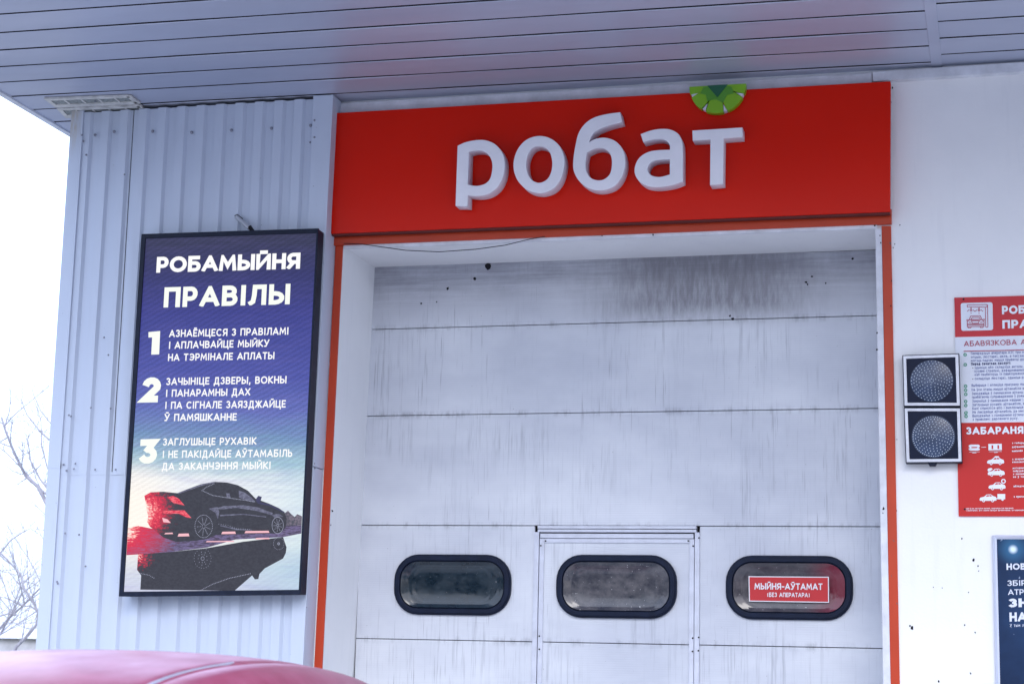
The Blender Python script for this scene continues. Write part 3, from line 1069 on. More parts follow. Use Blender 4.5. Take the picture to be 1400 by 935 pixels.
def mat_display():
    k = N('led_display_picture')
    x, y, z = k.xyz()
    v = k.remap(z, zt_, zb_, 0, 1)              # 0 top .. 1 bottom
    u = k.remap(x, inn[0][0], inn[1][0], 0, 1)
    vv = k.math('ADD', v, k.math('MULTIPLY', k.math('SUBTRACT', u, 0.5), -0.02))
    wob = k.math('MULTIPLY', k.math('SUBTRACT', k.noise(3, 4, 0.6, (1, 1, 5)), 0.5), 0.05)
    vv = k.math('ADD', vv, wob)
    rp = k.n('ShaderNodeValToRGB')
    k.t.links.new(vv, rp.inputs[0])
    st = [(0.0, (56, 58, 86)), (0.10, (52, 54, 106)), (0.22, (60, 64, 142)), (0.40, (76, 84, 168)), (0.50, (98, 110, 186)), (0.58, (118, 152, 192)), (0.645, (166, 200, 214)), (0.70, (236, 240, 244)),
          (0.80, (250, 249, 247)), (0.86, (240, 242, 240)), (0.93, (200, 214, 228)), (1.0, (206, 210, 232))]
    el = rp.color_ramp.elements
    el[0].position, el[0].color = st[0][0], srgb(*st[0][1])
    el[1].position, el[1].color = st[-1][0], srgb(*st[-1][1])
    for p, c_ in st[1:-1]:
        e = el.new(p)
        e.color = srgb(*c_)
    c = rp.outputs[0]
    # clouds streaks
    s1 = k.remap(k.noise(1.0, 4, 0.6, (5, 1, 38), (0, 0, 3)), 0.45, 0.75, 0, 0.30)
    c = k.mix(k.math('MULTIPLY', s1, k.remap(v, 0.3, 0.6, 0.25, 1)), c, srgb(136, 124, 204))
    # bluish right part of the water and sky
    c = k.mix(k.math('MULTIPLY', k.remap(u, 0.55, 1.0, 0, 0.40), k.remap(v, 0.6, 0.72, 0, 1)), c, srgb(160, 205, 225))
    # low sun at the edge
    du = k.math('MULTIPLY', k.math('SUBTRACT', u, 0.03), 0.55)
    dv = k.math('SUBTRACT', v, 0.80)
    dist = k.math('SQRT', k.math('ADD', k.math('MULTIPLY', du, du), k.math('MULTIPLY', dv, dv)))
    c = k.mix(k.remap(dist, 0.04, 0.20, 1, 0, True), c, srgb(255, 248, 238))
    # fine diode rows and moire
    wv = k.n('ShaderNodeTexWave', wave_type='BANDS', bands_direction='Z')
    k.t.links.new(k.pos, wv.inputs['Vector'])
    wv.inputs['Scale'].default_value = 26
    wv.inputs['Distortion'].default_value = 3.0
    wv.inputs['Detail'].default_value = 2
    wv.inputs['Detail Scale'].default_value = 0.6
    mp = k.n('ShaderNodeMapping')
    k.t.links.new(k.pos, mp.inputs[0])
    mp.inputs['Rotation'].default_value = (0, math.radians(28), 0)
    wv2 = k.n('ShaderNodeTexWave', wave_type='BANDS', bands_direction='Z')
    k.t.links.new(mp.outputs[0], wv2.inputs['Vector'])
    wv2.inputs['Scale'].default_value = 11
    wv2.inputs['Distortion'].default_value = 2.0
    g = k.math('MULTIPLY', k.remap(wv.outputs['Fac'], 0, 1, 0.88, 1.05), k.remap(wv2.outputs['Fac'], 0, 1, 0.86, 1.08))
    g = k.math('MULTIPLY', g, k.remap(k.noise(110, 2, 0.5), 0.3, 0.7, 0.88, 1.12))
    g = k.math('ADD', k.math('MULTIPLY', g, k.remap(v, 0.55, 0.75, 1, 0.25)), k.remap(v, 0.55, 0.75, 0, 0.77))
    k.base((0.01, 0.01, 0.012, 1))
    k.t.links.new(c, k.b.inputs['Emission Color'])
    k.t.links.new(g, k.b.inputs['Emission Strength'])
    return k.set(0.6, 0, 0.2)


def grain(name, ca, cb, sc=70, lo=0.4, hi=0.6, vec=(1, 1, 1.6)):
    k = N(name)
    k.base((0.01, 0.01, 0.012, 1))
    c = k.mix(k.remap(k.noise(sc, 3, 0.7, vec), lo, hi), ca, cb)
    k.t.links.new(c, k.b.inputs['Emission Color'])
    k.b.inputs['Emission Strength'].default_value = 1.0
    return k.set(0.6, 0, 0.2)


MB().slab(*inn, SYD, SYD + 0.008).build('display', mat_display(), led)
LEDW = emit('led_white', (1.0, 1.0, 1.0, 1), 1.0)
LEDG = emit('led_white_green', srgb(250, 255, 245), 1.0)
TY = SYD - 0.0020
E_ = led
text_px('text_line', 'РОБАМЫЙНЯ', LEDW, E_, (213.5, 373), (410, 367.5), 351.5, TY, 0.23, 0.07, split=True)
text_px('text_line', 'ПРАВІЛЫ', LEDG, E_, (223.5, 420.5), (396, 416), 393, TY, 0.22, 0.12, split=True)
n1 = [at(*p, y=TY) for p in ((203, 454.0), (219, 452.5), (217.6, 484.4), (206.8, 484.8), (208.0, 461.2), (203, 461.4))]
MB().add([v[:] for v in n1], [(0, 5, 4), (0, 4, 1), (1, 4, 3, 2)]).build('numeral', LEDG, led)
text_px('numeral', '2', LEDG, E_, (192.5, 550.3), (219.5, 549.8), 516, TY, 0.27, 0.05)
text_px('numeral', '3', LEDG, E_, (189.5, 634), (214.5, 633.3), 600.5, TY, 0.27, 0.05)
for s_, a, b, h_ in (('АЗНАЁМЦЕСЯ З ПРАВІЛАМІ', (231, 461), (394.5, 457.5), 451), ('І АПЛАЧВАЙЦЕ МЫЙКУ', (230.5, 477), (368, 474), 467), ('НА ТЭРМІНАЛЕ АПЛАТЫ', (229.5, 493.5), (375, 491), 483.7),
                     ('ЗАЧЫНІЦЕ ДЗВЕРЫ, ВОКНЫ', (227, 526.5), (391.5, 524), 516.5), ('І ПАНАРАМНЫ ДАХ', (226.5, 542.5), (342, 540.5), 532.5), ('І ПА СІГНАЛЕ ЗАЯЗДЖАЙЦЕ', (225.5, 559), (390.5, 557), 549),
                     ('Ў ПАМЯШКАННЕ', (224.5, 575.5), (323.5, 574.8), 565.5), ('ЗАГЛУШЫЦЕ РУХАВІК', (222.5, 609), (350.5, 607.5), 599), ('І НЕ ПАКІДАЙЦЕ АЎТАМАБІЛЬ', (222, 626), (399.5, 624.3), 615.8),
                     ('ДА ЗАКАНЧЭННЯ МЫЙКІ', (221, 642.5), (370, 641), 632.3)):
    text_px('text_line', s_, LEDW, E_, a, b, h_, TY, 0.185, 0.13)


# the picture at the foot of the screen: a dark car beside water
def scr(pts, mat, name, dy, label=None):
    v = [at(160 + p[0] / 5.196, 640 + p[1] / 5.196, y=SYD) for p in pts]
    lo = [(min(max(q.x, inn[0][0] + .002), inn[1][0] - .002), max(q.z, zb_ + .002)) for q in v]
    yy = SYD - dy * 0.0004
    return MB().add([(q[0], yy, q[1]) for q in lo], [tuple(range(len(lo)))]).build(name, mat, led, label)


CARD = grain('printed_car_dark', srgb(48, 48, 58), srgb(66, 68, 78), 45)
CARL = grain('printed_car_sheen', srgb(88, 88, 110), srgb(120, 122, 146), 60)
REDG = grain('printed_red_glow', srgb(214, 30, 66), srgb(255, 120, 130), 60, 0.42, 0.6, (1, 1, 3))
REDD = grain('printed_red_water', srgb(92, 26, 44), srgb(238, 66, 92), 55, 0.40, 0.6, (0.6, 1, 3.5))
ROAD = grain('printed_wet_road', srgb(70, 66, 92), srgb(140, 126, 176), 60, 0.4, 0.62, (0.5, 1, 3))
ROADD = grain('printed_road_dark', srgb(54, 50, 62), srgb(86, 78, 104), 50, 0.4, 0.6, (0.5, 1, 3))
TREEP = grain('printed_tree_line', srgb(66, 70, 82), srgb(122, 112, 128), 60)


def glow_print(name, dark0, dark1, cx, cy, r0, r1, sc=60, vec=(1, 1, 1.6)):
    """print colour that turns from a dark grain to a speckled red blaze round one picture point"""
    k = N(name)
    x, y, z = k.xyz()
    c0 = at(160 + cx / 5.196, 640 + cy / 5.196, y=SYD)
    dx = k.math('SUBTRACT', x, c0.x)
    dz = k.math('MULTIPLY', k.math('SUBTRACT', z, c0.z), 1.3)
    dd = k.math('SQRT', k.math('ADD', k.math('MULTIPLY', dx, dx), k.math('MULTIPLY', dz, dz)))
    nz = k.noise(sc, 3, 0.7, vec)
    dd2 = k.math('ADD', dd, k.math('MULTIPLY', k.math('SUBTRACT', nz, 0.5), 0.30))
    c = k.mix(k.remap(nz, 0.4, 0.6), dark0, dark1)
    c = k.mix(k.remap(dd2, r0, r1, 1, 0), c, srgb(222, 34, 70))
    c = k.mix(k.remap(dd2, r0 * 0.5, r0 * 1.0, 1, 0), c, srgb(255, 120, 125))
    c = k.mix(k.remap(dd2, r0 * 0.3, r0 * 0.72, 1, 0), c, srgb(255, 240, 228))
    k.base((0.01, 0.01, 0.012, 1))
    k.t.links.new(c, k.b.inputs['Emission Color'])
    k.b.inputs['Emission Strength'].default_value = 1.0
    return k.set(0.6, 0, 0.2)


CARM = glow_print('printed_car_body', srgb(48, 48, 58), srgb(58, 60, 70), 160, 310, .14, .235)
CARM2 = glow_print('printed_car_mirrored', srgb(48, 48, 58), srgb(58, 60, 70), 150, 625, .02, .09)
ROADM = glow_print('printed_wet_ground', srgb(70, 60, 82), srgb(118, 106, 150), 60, 440, .10, .36, 60, (0.5, 1, 3))
PINK = emit('printed_pink_glint', srgb(250, 190, 200), 1)
SILV = emit('printed_silver', srgb(176, 180, 205), 1)
GLOW = emit('printed_sun_yellow', srgb(255, 226, 150), 1)
MIRROR = emit('printed_mirror_edge', srgb(60, 60, 96), 1)
scr([(1188, 320), (1215, 300), (1235, 322), (1262, 345), (1280, 325), (1318, 340), (1318, 420), (1188, 420)], TREEP, 'printed_trees', 1)
scr([(60, 425), (150, 408), (235, 425), (330, 440), (1320, 405), (1320, 462), (1180, 488), (840, 505), (640, 562), (330, 600), (60, 616)], ROADM, 'printed_road', 1.5)
scr([(150, 610), (400, 592), (640, 566), (900, 520), (1180, 488), (1205, 560), (1200, 600), (1180, 640), (1050, 710), (1012, 750), (1005, 785), (980, 788), (960, 760), (835, 880), (165, 880), (172, 760), (143, 720)], CARM2, 'printed_reflection', 4)
scr([(195, 195), (240, 170), (330, 166), (430, 176), (500, 148), (600, 112), (690, 96), (780, 100), (860, 120), (930, 158), (985, 215), (1080, 250), (1150, 282), (1190, 310), (1207, 360), (1198, 420), (1165, 458), (1110, 462),
     (900, 466), (700, 474), (640, 500), (560, 515), (420, 522), (330, 490), (270, 440), (235, 415), (215, 380), (222, 340), (212, 300), (205, 250)], CARM, 'printed_car', 5)
scr([(358, 205), (400, 195), (440, 215), (482, 264), (400, 246)], REDG, 'printed_tail_lamp', 7)
scr([(330, 300), (480, 298), (530, 352), (500, 350), (440, 322), (330, 322)], REDG, 'printed_bumper_glow', 7)
scr([(322, 350), (360, 362), (384, 388), (330, 382)], PINK, 'printed_glint', 7)
scr([(700, 285), (760, 268), (900, 262), (1000, 276), (1110, 318), (1100, 332), (980, 300), (850, 280), (740, 292)], CARL, 'printed_shoulder', 7)
scr([(650, 285), (715, 275), (728, 310), (718, 362), (700, 315)], CARL, 'printed_shoulder', 7)
scr([(865, 158), (905, 170), (955, 205), (985, 240), (935, 234), (868, 208)], CARL, 'printed_window', 7)
scr([(775, 178), (800, 178), (808, 210), (782, 208)], CARL, 'printed_window', 7)
scr([(985, 222), (1005, 195), (1030, 203), (1020, 238), (995, 242)], MIRROR, 'printed_mirror', 8)
scr([(1000, 240), (1080, 252), (1190, 308), (1188, 316), (1080, 264), (1000, 250)], MIRROR, 'printed_mirror', 7)
scr([(430, 176), (500, 148), (600, 112), (690, 96), (700, 102), (610, 122), (510, 158), (440, 182)], CARL, 'printed_shoulder', 8)
scr([(730, 330), (900, 322), (1060, 342), (1060, 348), (900, 330), (735, 340)], CARL, 'printed_shoulder', 8)
scr([(735, 402), (860, 430), (960, 436), (960, 441), (850, 438), (735, 410)], CARL, 'printed_sill', 8)
scr([(1100, 330), (1150, 322), (1185, 345), (1150, 340), (1120, 350)], CARL, 'printed_shoulder', 8)
for a in ((750, 450, 840, 465), (915, 445, 1078, 458), (640, 516, 830, 522), (990, 494, 1080, 502), (440, 464, 510, 482), (345, 458, 395, 466)):
    scr([(a[0], a[1]), (a[2], a[1] - 2), (a[2] + 6, a[3]), (a[0] - 8, a[3] + 2)], PINK, 'printed_glint', 8)
o = MB()
def dots(pts, step, sz):
    for (x0, y0), (x1, y1) in zip(pts, pts[1:]):
        n = max(1, int(math.hypot(x1 - x0, y1 - y0) / step))
        for i in range(n):
            xx, yy = x0 + (x1 - x0) * i / n, y0 + (y1 - y0) * i / n
            v = at(160 + xx / 5.196, 640 + yy / 5.196, y=SYD)
            s2 = sz * 0.001
            o.add([(v.x - s2, SYD - 0.0036, v.z - s2), (v.x + s2, SYD - 0.0036, v.z - s2), (v.x + s2, SYD - 0.0036, v.z + s2), (v.x - s2, SYD - 0.0036, v.z + s2)], [(0, 1, 2, 3)])


dots([(690, 110), (640, 132), (605, 158), (680, 192), (790, 210), (920, 228), (985, 240)], 10, 2.2)
dots([(575, 876), (680, 822), (800, 780), (960, 745)], 11, 2.2)
dots([(165, 745), (230, 758), (275, 785)], 11, 2)
dots([(725, 395), (790, 405), (850, 428), (960, 435)], 14, 1.6)
for cx, cy, rx, rz in ((617, 412, 62, 80), (1143, 405, 40, 58), (610, 640, 60, 70), (1150, 535, 38, 42)):
    dim = cy > 500
    for q_ in range(0 if not dim else 0, 40 if not dim else 22):
        a = q_ * 2 * math.pi / (40 if not dim else 22)
        dots([(cx + rx * math.cos(a), cy + rz * math.sin(a)), (cx + rx * math.cos(a) + 6, cy + rz * math.sin(a))], 6, 2.0 if not dim else 1.5)
    for sp in range(9):
        a = sp * 2 * math.pi / 9 + 0.3
        dots([(cx + rx * .18 * math.cos(a), cy + rz * .18 * math.sin(a)), (cx + rx * .9 * math.cos(a), cy + rz * .9 * math.sin(a))], 9 if not dim else 16, 1.8)
o.build('printed_trim_dots', SILV, led, kind='stuff')

# cable stub above the screen
cb = MB()
pa, pb = at(324, 297, y=YB - .03), at(341, 312, y=DY + .04)
cb.tube([pa + Vector((0, 0.02, 0.01)), pa, pa.lerp(pb, .35), pb], 0.014, 8)
conduit = thing('cable_conduit', 'short grey cable conduit bent down onto the black framed screen', 'conduit', pa)
cb.build('pipe', plain('grey_plastic_pipe', (0.42, 0.44, 0.5, 1), 0.5), conduit)
c2 = MB()
c2.tube([pa + Vector((-0.03, 0.02, 0.01)), pa + Vector((0, 0.0, 0.014)), pa + Vector((0.03, 0.02, -0.01))], 0.006, 6)
c2.tube([pb + Vector((0, 0, 0.01)), pb + Vector((0.03, 0, -0.03))], 0.013, 8)
c2.build('clip', DARK, conduit, kind='stuff')

# ------------------------------------------------------------------ sectional door
DP = 0.62
pairs = [((517.2, 362.0), (1196.8, 341.5)), ((513.7, 450.3), (1197.4, 431.3)), ((508, 568.5), (1199, 558.0)), ((500.5, 717.6), (1202, 719.6)), ((494, 872.3), (1206, 886.0))]
lev = []
for a, b in pairs:
    lev.append((at(*a, y=DP).z, at(*b, y=DP).z))
while lev[-1][0] > 0.1:
    lev.append((max(0.03, lev[-1][0] - 0.665), max(0.03, lev[-1][1] - 0.67)))
    if lev[-1][0] <= 0.031:
        break
xa = at(517.2, 362, y=DP).x - 0.06
xb = at(1196.8, 341, y=DP).x + 0.08
DX = (at(517, 362, y=DP).x, at(1197, 341, y=DP).x)
def zl(i, x):
    return lev[i][0] + (lev[i][1] - lev[i][0]) * (x - DX[0]) / (DX[1] - DX[0])
jz = [(a + b) / 2 for a, b in lev]
PANEL = mat_door(jz[1:])
door = thing('sectional_door', 'grimy white sectional garage door with three oval windows and a wicket door', 'garage door', (-2.4, DP, 0))
MB().box(xa - 0.1, xb + 0.1, DP + 0.03, DP + 0.05, 0, zl(0, xa) + 0.1).build('door_core', DARK, door)
g_ = 0.0022
wx0 = at(737, 800, y=DP).x        # leaf edges (outer edge of its frame)
wx1 = at(949, 800, y=DP).x
jx0 = at(729.5, 800, y=DP).x
jx1 = at(956.5, 800, y=DP).x
zhead = at(740, 727, y=DP).z
zleaf = at(760, 736, y=DP).z
def panel(x0, x1, i, name='door_panel', parent=door, ztop=None, y0=DP):
    t0, t1 = zl(i, x0) - g_, zl(i, x1) - g_
    if ztop is not None:
        t0 = t1 = ztop
    return MB().slab((x0, zl(i + 1, x0) + g_), (x1, zl(i + 1, x1) + g_), (x1, t1), (x0, t0), y0, y0 + 0.028).build(name, PANEL, parent, bevel=0.003)


for i in range(3):
    panel(xa, xb, i)
nrow = len(lev) - 1
wk = MB()
for i in range(3, nrow):
    panel(xa, jx0, i)
    panel(jx1, xb, i)
    panel(wx0 + 0.02, wx1 - 0.02, i, 'leaf_panel', door, zleaf if i == 3 else None, DP + 0.004)
# wicket door frame profiles
def prof(x0, x1, z0, z1, y0, name='frame_profile'):
    return MB().box(x0, x1, y0, DP + 0.029, z0, z1).build(name, ALU, door, bevel=0.002)
zb0 = 0.05
prof(jx0, wx0 - 0.004, zb0, zhead, DP - 0.012)
prof(wx1 + 0.004, jx1, zb0, zhead, DP - 0.012)
prof(wx0, wx0 + 0.030, zb0, zleaf, DP - 0.007, 'leaf_profile')
prof(wx1 - 0.030, wx1, zb0, zleaf, DP - 0.007, 'leaf_profile')
prof(wx0 + 0.004, wx1 - 0.004, zleaf + 0.003, zleaf + 0.032, DP - 0.013, 'leaf_profile')
prof(wx0 + 0.0305, wx1 - 0.0305, zleaf - 0.026, zleaf, DP - 0.0065, 'leaf_profile')
hx0, hx1 = at(736, 720, y=DP).x, at(952.5, 720, y=DP).x
z1a, z1b = at(736, 718.5, y=DP).z, at(736, 727.5, y=DP).z
prof(hx0, hx1, (z1a + z1b) / 2 + .002, z1a - .001, DP - 0.022, 'head_profile')
prof(hx0, hx1, z1b + .001, (z1a + z1b) / 2 - .002, DP - 0.017, 'head_profile')
o = MB()
for px, py in ((745.5, 739), (739, 745.5), (940.8, 739), (947.5, 746), (955.5, 735), (737, 869), (737, 887), (946.8, 871.8), (955.2, 870.8), (946.5, 890), (954.8, 889)):
    p = at(px, py, y=DP - .014)
    o.dome(p.x, DP - 0.0075 if px not in (955.5, 955.2, 954.8) else DP - 0.0125, p.z, 0.006, 0.004, 6)
o.build('rivets', DARK, door, kind='stuff')


# oval windows
def rrect(cx, cz, w_, h_, rad, n=9):
    pts = []
    for (sx_, sz_, a0) in ((1, 1, 0), (-1, 1, 90), (-1, -1, 180), (1, -1, 270)):
        for i in range(n):
            a = math.radians(a0 + 90 * i / (n - 1))
            pts.append((cx + sx_ * (w_ / 2 - rad) + rad * math.cos(a), cz + sz_ * (h_ / 2 - rad) + rad * math.sin(a)))
    return pts


def mat_pane(name, ca, cb, seed, dust, extra=None):
    k = N(name)
    a = k.remap(k.noise(9, 6, 0.7, (1, 1, 1.3), (seed, 0, 0)), 0.35, 0.68)
    c = k.mix(a, ca, cb)
    sp = k.remap(k.noise(70, 2, 0.5, off=(seed, 0, 2)), 0.70, 0.76, 0, dust)
    c = k.mix(sp, c, (0.5, 0.5, 0.52, 1))
    x, y, z = k.xyz()
    if extra:
        m1 = k.remap(x, extra - 0.25, extra, 0, 0.75, True)
        c = k.mix(m1, c, (0.20, 0.015, 0.035, 1))
    k.base(c)
    k.bump(k.noise(5, 3, off=(seed, 1, 1)), 0.12, 0.01)
    return k.set(k.remap(a, 0, 1, 0.05, 0.18), 0, 0.62, 0.0, 0.06)


WY = DP - 0.006
win = [((539.5, 757.0), (697.0, 841.5), 'smoky dark pane', mat_pane('smoky_pane', (0.006, 0.014, 0.024, 1), (0.014, 0.028, 0.042, 1), 1.0, 0.25)),
       ((760.5, 757.5), (924.5, 845.8), 'dusty brown grey pane', mat_pane('dusty_pane', (0.030, 0.034, 0.048, 1), (0.11, 0.105, 0.115, 1), 5.0, 0.9)),
       ((992.0, 758.5), (1166.5, 848.2), 'grey pane with a red sticker behind it', mat_pane('grey_pane', (0.035, 0.035, 0.045, 1), (0.09, 0.08, 0.09, 1), 9.0, 0.6, at(1150, 800, y=WY).x))]
wframes = []
for a, b, lab, pm in win:
    p0, p1 = at(*a, y=WY - .02), at(*b, y=WY - .02)
    cx, cz, w_, h_ = (p0.x + p1.x) / 2, (p0.z + p1.z) / 2, p1.x - p0.x, p0.z - p1.z
    wn = MB()
    R0 = 0.165
    wn.ring(rrect(cx, cz, w_, h_, R0), rrect(cx, cz, w_ - .03, h_ - .03, R0 - .015), WY - .012, DP + 0.01)
    wn.ring(rrect(cx, cz, w_ - .022, h_ - .022, R0 - .011), rrect(cx, cz, w_ - .082, h_ - .082, R0 - .041), WY - .024, DP + 0.008)
    wn.ring(rrect(cx, cz, w_ - .084, h_ - .084, R0 - .042), rrect(cx, cz, w_ - .10, h_ - .10, R0 - .05), WY - .014, DP + 0.008)
    wf = wn.build('window', RUBBER, door, lab, bevel=0.004)
    # bulged acrylic pane
    rows = []
    NR = 30
    ww, hh, rr_ = w_ - .096, h_ - .096, R0 - .048
    out_l = rrect(cx, cz, ww, hh, rr_, 9)
    for q_ in range(NR + 1):
        t = 1 - q_ / NR
        bul = (1 - t ** 5.0) * 0.021 + 0.0011 * math.sin(t * 46) * math.exp(-((t - .84) / .09) ** 2)
        rows.append([(cx + (p[0] - cx) * t if t > 0 else cx, WY - 0.019 + bul, cz + (p[1] - cz) * t if t > 0 else cz) for p in out_l])
    pn = MB().grid(rows, closed=True)
    pn.build('pane', pm, wf)
    wframes.append((wf, cx, cz))
# sticker on the third window
stk_y = WY - 0.021
ST_R = flat('sticker_red', (0.50, 0.035, 0.04, 1), 0.45)
ST_W = flat('sticker_white', (0.72, 0.72, 0.76, 1), 0.5)
sq = [at(*p, y=stk_y) for p in ((1024, 821.8), (1133.5, 823.6), (1133.2, 788.0), (1023.4, 787.2))]
sc4 = [(v.x, v.z) for v in sq]
stw = wframes[2][0]
MB().slab(*sc4, stk_y, stk_y + 0.004).build('sticker_border', ST_W, stw)
MB().slab(*inset(sc4, .006, .006, .006, .006), stk_y - 0.001, stk_y + 0.001).build('sticker', ST_R, stw)
text_px('sticker_text', 'МЫЙНЯ-АЎТАМАТ', ST_W, stw, (1031.5, 805.3), (1124.5, 806.0), 796.5, stk_y - 0.0025, 0.19, 0.10)
text_px('sticker_text', '(БЕЗ АПЕРАТАРА)', ST_W, stw, (1049.0, 815.5), (1107.0, 816.0), 809.5, stk_y - 0.0025, 0.19, 0.12)
# chips and marks at the top panel
o = MB()
for px, py, rr in ((667.5, 364, 5.5), (649, 381, 2.4), (612, 394.5, 2.4), (576, 415, 1.5), (597, 413, 1.3), (1110, 378, 1.6), (1102, 386, 1.8), (1104, 389, 1.5), (1129, 387, 1.4), (1166, 354, 1.8), (1002, 436, 2.5), (998, 432, 1.6)):
    p = at(px, py, y=DP)
    poly = [(p.x + rr * 0.0045 * random.uniform(.5, 1.2) * math.cos(a), p.z + rr * 0.0045 * random.uniform(.6, 1.3) * math.sin(a)) for a in [q_ * 0.9 for q_ in range(7)]]
    o.prism(poly, DP - 0.0025, DP + 0.001)
o.build('dirt_specks', DARK, door, kind='stuff')

# loose wire under the red trim
wp = [at(*p, y=-0.045) for p in ((470, 333), (495, 334), (520, 337.5), (555, 342.5), (600, 344.5), (650, 341), (690, 335.5), (725, 327), (745, 323.5))]
wi = MB().tube(wp, 0.0028, 5).build('loose_wire', DARK)
tag(wi, 'thin dark wire sagging below the red sign across the doorway top', 'wire')

# ------------------------------------------------------------------ traffic light
TLY = -0.075
tl = thing('traffic_light', 'square two-lamp unlit traffic signal with silver rims beside the doorway', 'traffic light', (-0.37, TLY, 3.15))
cA = [at(*p, y=TLY) for p in ((1238.3, 632.8), (1315.8, 632.0), (1311.3, 483.0), (1233.6, 485.5))]
cm0, cm1 = at(1235.5, 556.3, y=TLY), at(1313.6, 556.3, y=TLY)
SILVER = plain('silver_rim', (0.60, 0.62, 0.68, 1), 0.32, metal=0.2, var=0.15, sc=20)
k = N('smoked_lens')
vn = k.remap(k.noise(7, 4, 0.6, off=(2, 0, 0)), 0.3, 0.75)
k.base(k.mix(vn, (0.010, 0.022, 0.055, 1), (0.055, 0.085, 0.16, 1)))
LENS = k.set(0.25, 0, 0.5)
DOT = flat('led_dot', (0.62, 0.70, 0.80, 1), 0.3)
LBLACK = plain('signal_black', (0.004, 0.009, 0.030, 1), 0.35, spec=0.15, var=0.3)
for mi, (b0, b1, t1, t0) in enumerate(((cm0, cm1, cA[2], cA[3]), (cA[0], cA[1], cm1, cm0))):
    c = [(b0.x, b0.z + .003), (b1.x, b1.z + .003), (t1.x, t1.z - (0.003 if mi else 0)), (t0.x, t0.z - (0.003 if mi else 0))]
    if mi:
        c[0], c[1] = (b0.x, b0.z), (b1.x, b1.z)
    hs = MB().prism(c, TLY + 0.004, -0.006).ring(c, inset(c, .004, .004, .004, .004), TLY, TLY + .01).build('signal_housing', BLACK, tl, bevel=0.002)
    MB().ring(inset(c, .0045, .0045, .0045, .0045), inset(c, .022, .022, .022, .022), TLY - 0.003, TLY + 0.006).build('silver_rim', SILVER, hs, bevel=0.002)
    MB().prism(inset(c, .0215, .0215, .0215, .0215), TLY + 0.001, TLY + 0.005).build('face_plate', LBLACK, hs)
    ctr = at(*((1273.8, 520.5) if mi == 0 else (1276.0, 596.5)), y=TLY - .004)
    rr = 0.122 if mi == 0 else 0.121
    rows = []
    for q_ in range(7):
        t = 1 - q_ / 6
        rows.append([(ctr.x + rr * t * math.cos(a * math.pi / 18), TLY - 0.002 - 0.012 * (1 - t * t), ctr.z + rr * t * math.sin(a * math.pi / 18)) for a in range(36)])
    MB().grid(rows, closed=True).build('lens', LENS, hs)
    if mi:
        MB().ring([(ctr.x + rr * 1.01 * math.cos(a * math.pi / 18), ctr.z + rr * 1.01 * math.sin(a * math.pi / 18)) for a in range(36)],
                  [(ctr.x + rr * .965 * math.cos(a * math.pi / 18), ctr.z + rr * .965 * math.sin(a * math.pi / 18)) for a in range(36)], TLY - 0.005, TLY + 0.002).build('lens_ring', LENS, hs)
    o = MB()
    cnt = [(0.09, 6), (0.2, 6), (0.33, 11), (0.46, 17), (0.59, 22), (0.71, 28), (0.83, 32), (0.945, 36 if mi == 0 else 56)]
    for rq, nn in cnt:
        for a in range(nn):
            an = 2 * math.pi * a / nn + rq * 7
            o.dome(ctr.x + rr * rq * math.cos(an), TLY - 0.001 - 0.012 * (1 - rq * rq), ctr.z + rr * rq * math.sin(an), 0.0029, 0.003, 5)
    o.build('led_dots', DOT, hs, kind='stuff')
kp = at(1275, 634.5, y=TLY + .02)
MB().prism([(kp.x - .028, kp.z + .008), (kp.x - .016, kp.z - .012), (kp.x + .016, kp.z - .012), (kp.x + .028, kp.z + .008)], TLY + .005, TLY + .04).build('latch', BLACK, tl)

# ------------------------------------------------------------------ rules poster
PY = -0.010
RED = flat('poster_red', (0.52, 0.024, 0.022, 1), 0.42)
REDH = flat('poster_red_header', (0.52, 0.034, 0.045, 1), 0.42)
PW = flat('poster_white', (0.70, 0.73, 0.80, 1), 0.42)
CRIM = flat('print_crimson', (0.40, 0.045, 0.09, 1), 0.6)
BLUEP = flat('print_blue', (0.15, 0.18, 0.38, 1), 0.6)
NAVY = flat('print_navy', (0.03, 0.04, 0.14, 1), 0.6)
GREENP = flat('print_green', (0.03, 0.30, 0.17, 1), 0.6)
post = thing('rules_poster', 'red and white printed rules board partly behind the traffic signal', 'poster', (0.1, PY, 2.53))
pa0 = at(1304.5, 407, y=PY)
pb0 = at(1311.0, 705.5, y=PY)
px0 = (pa0.x + pb0.x) / 2
PR = px0 + 0.86
slope_t = (at(1400, 401.5, y=PY).z - pa0.z)
zA, zB, zC_, zD = pa0.z, at(1305, 461, y=PY).z, at(1309, 578, y=PY).z, pb0.z
MB().box(px0, PR, PY, -0.002, zC_, zB).build('poster_sheet', PW, post)
MB().box(px0, PR, PY, -0.002, zB, zA).build('poster_header', REDH, post)
MB().box(px0, PR, PY, -0.002, zD, zC_).build('poster_footer', RED, post)
T = PY - 0.003
ic = [at(*p, y=T) for p in ((1314.2, 452.3), (1357.8, 451.0), (1357.0, 413.2), (1313.4, 414.7))]
icx0, icx1, icz0, icz1 = ic[0].x, ic[1].x, ic[0].z, ic[2].z
MB().prism(rrect((icx0 + icx1) / 2, (icz0 + icz1) / 2, icx1 - icx0, icz1 - icz0, 0.012, 4), T, PY).build('icon_tile', PW, post)


def ipx(u, v, y=T - .0015):
    """pixel of the first enlarged crop (1300, 400, x11.69)"""
    p = at(1300 + u / 11.69, 400 + v / 11.69, y=y)
    return (p.x, p.z)


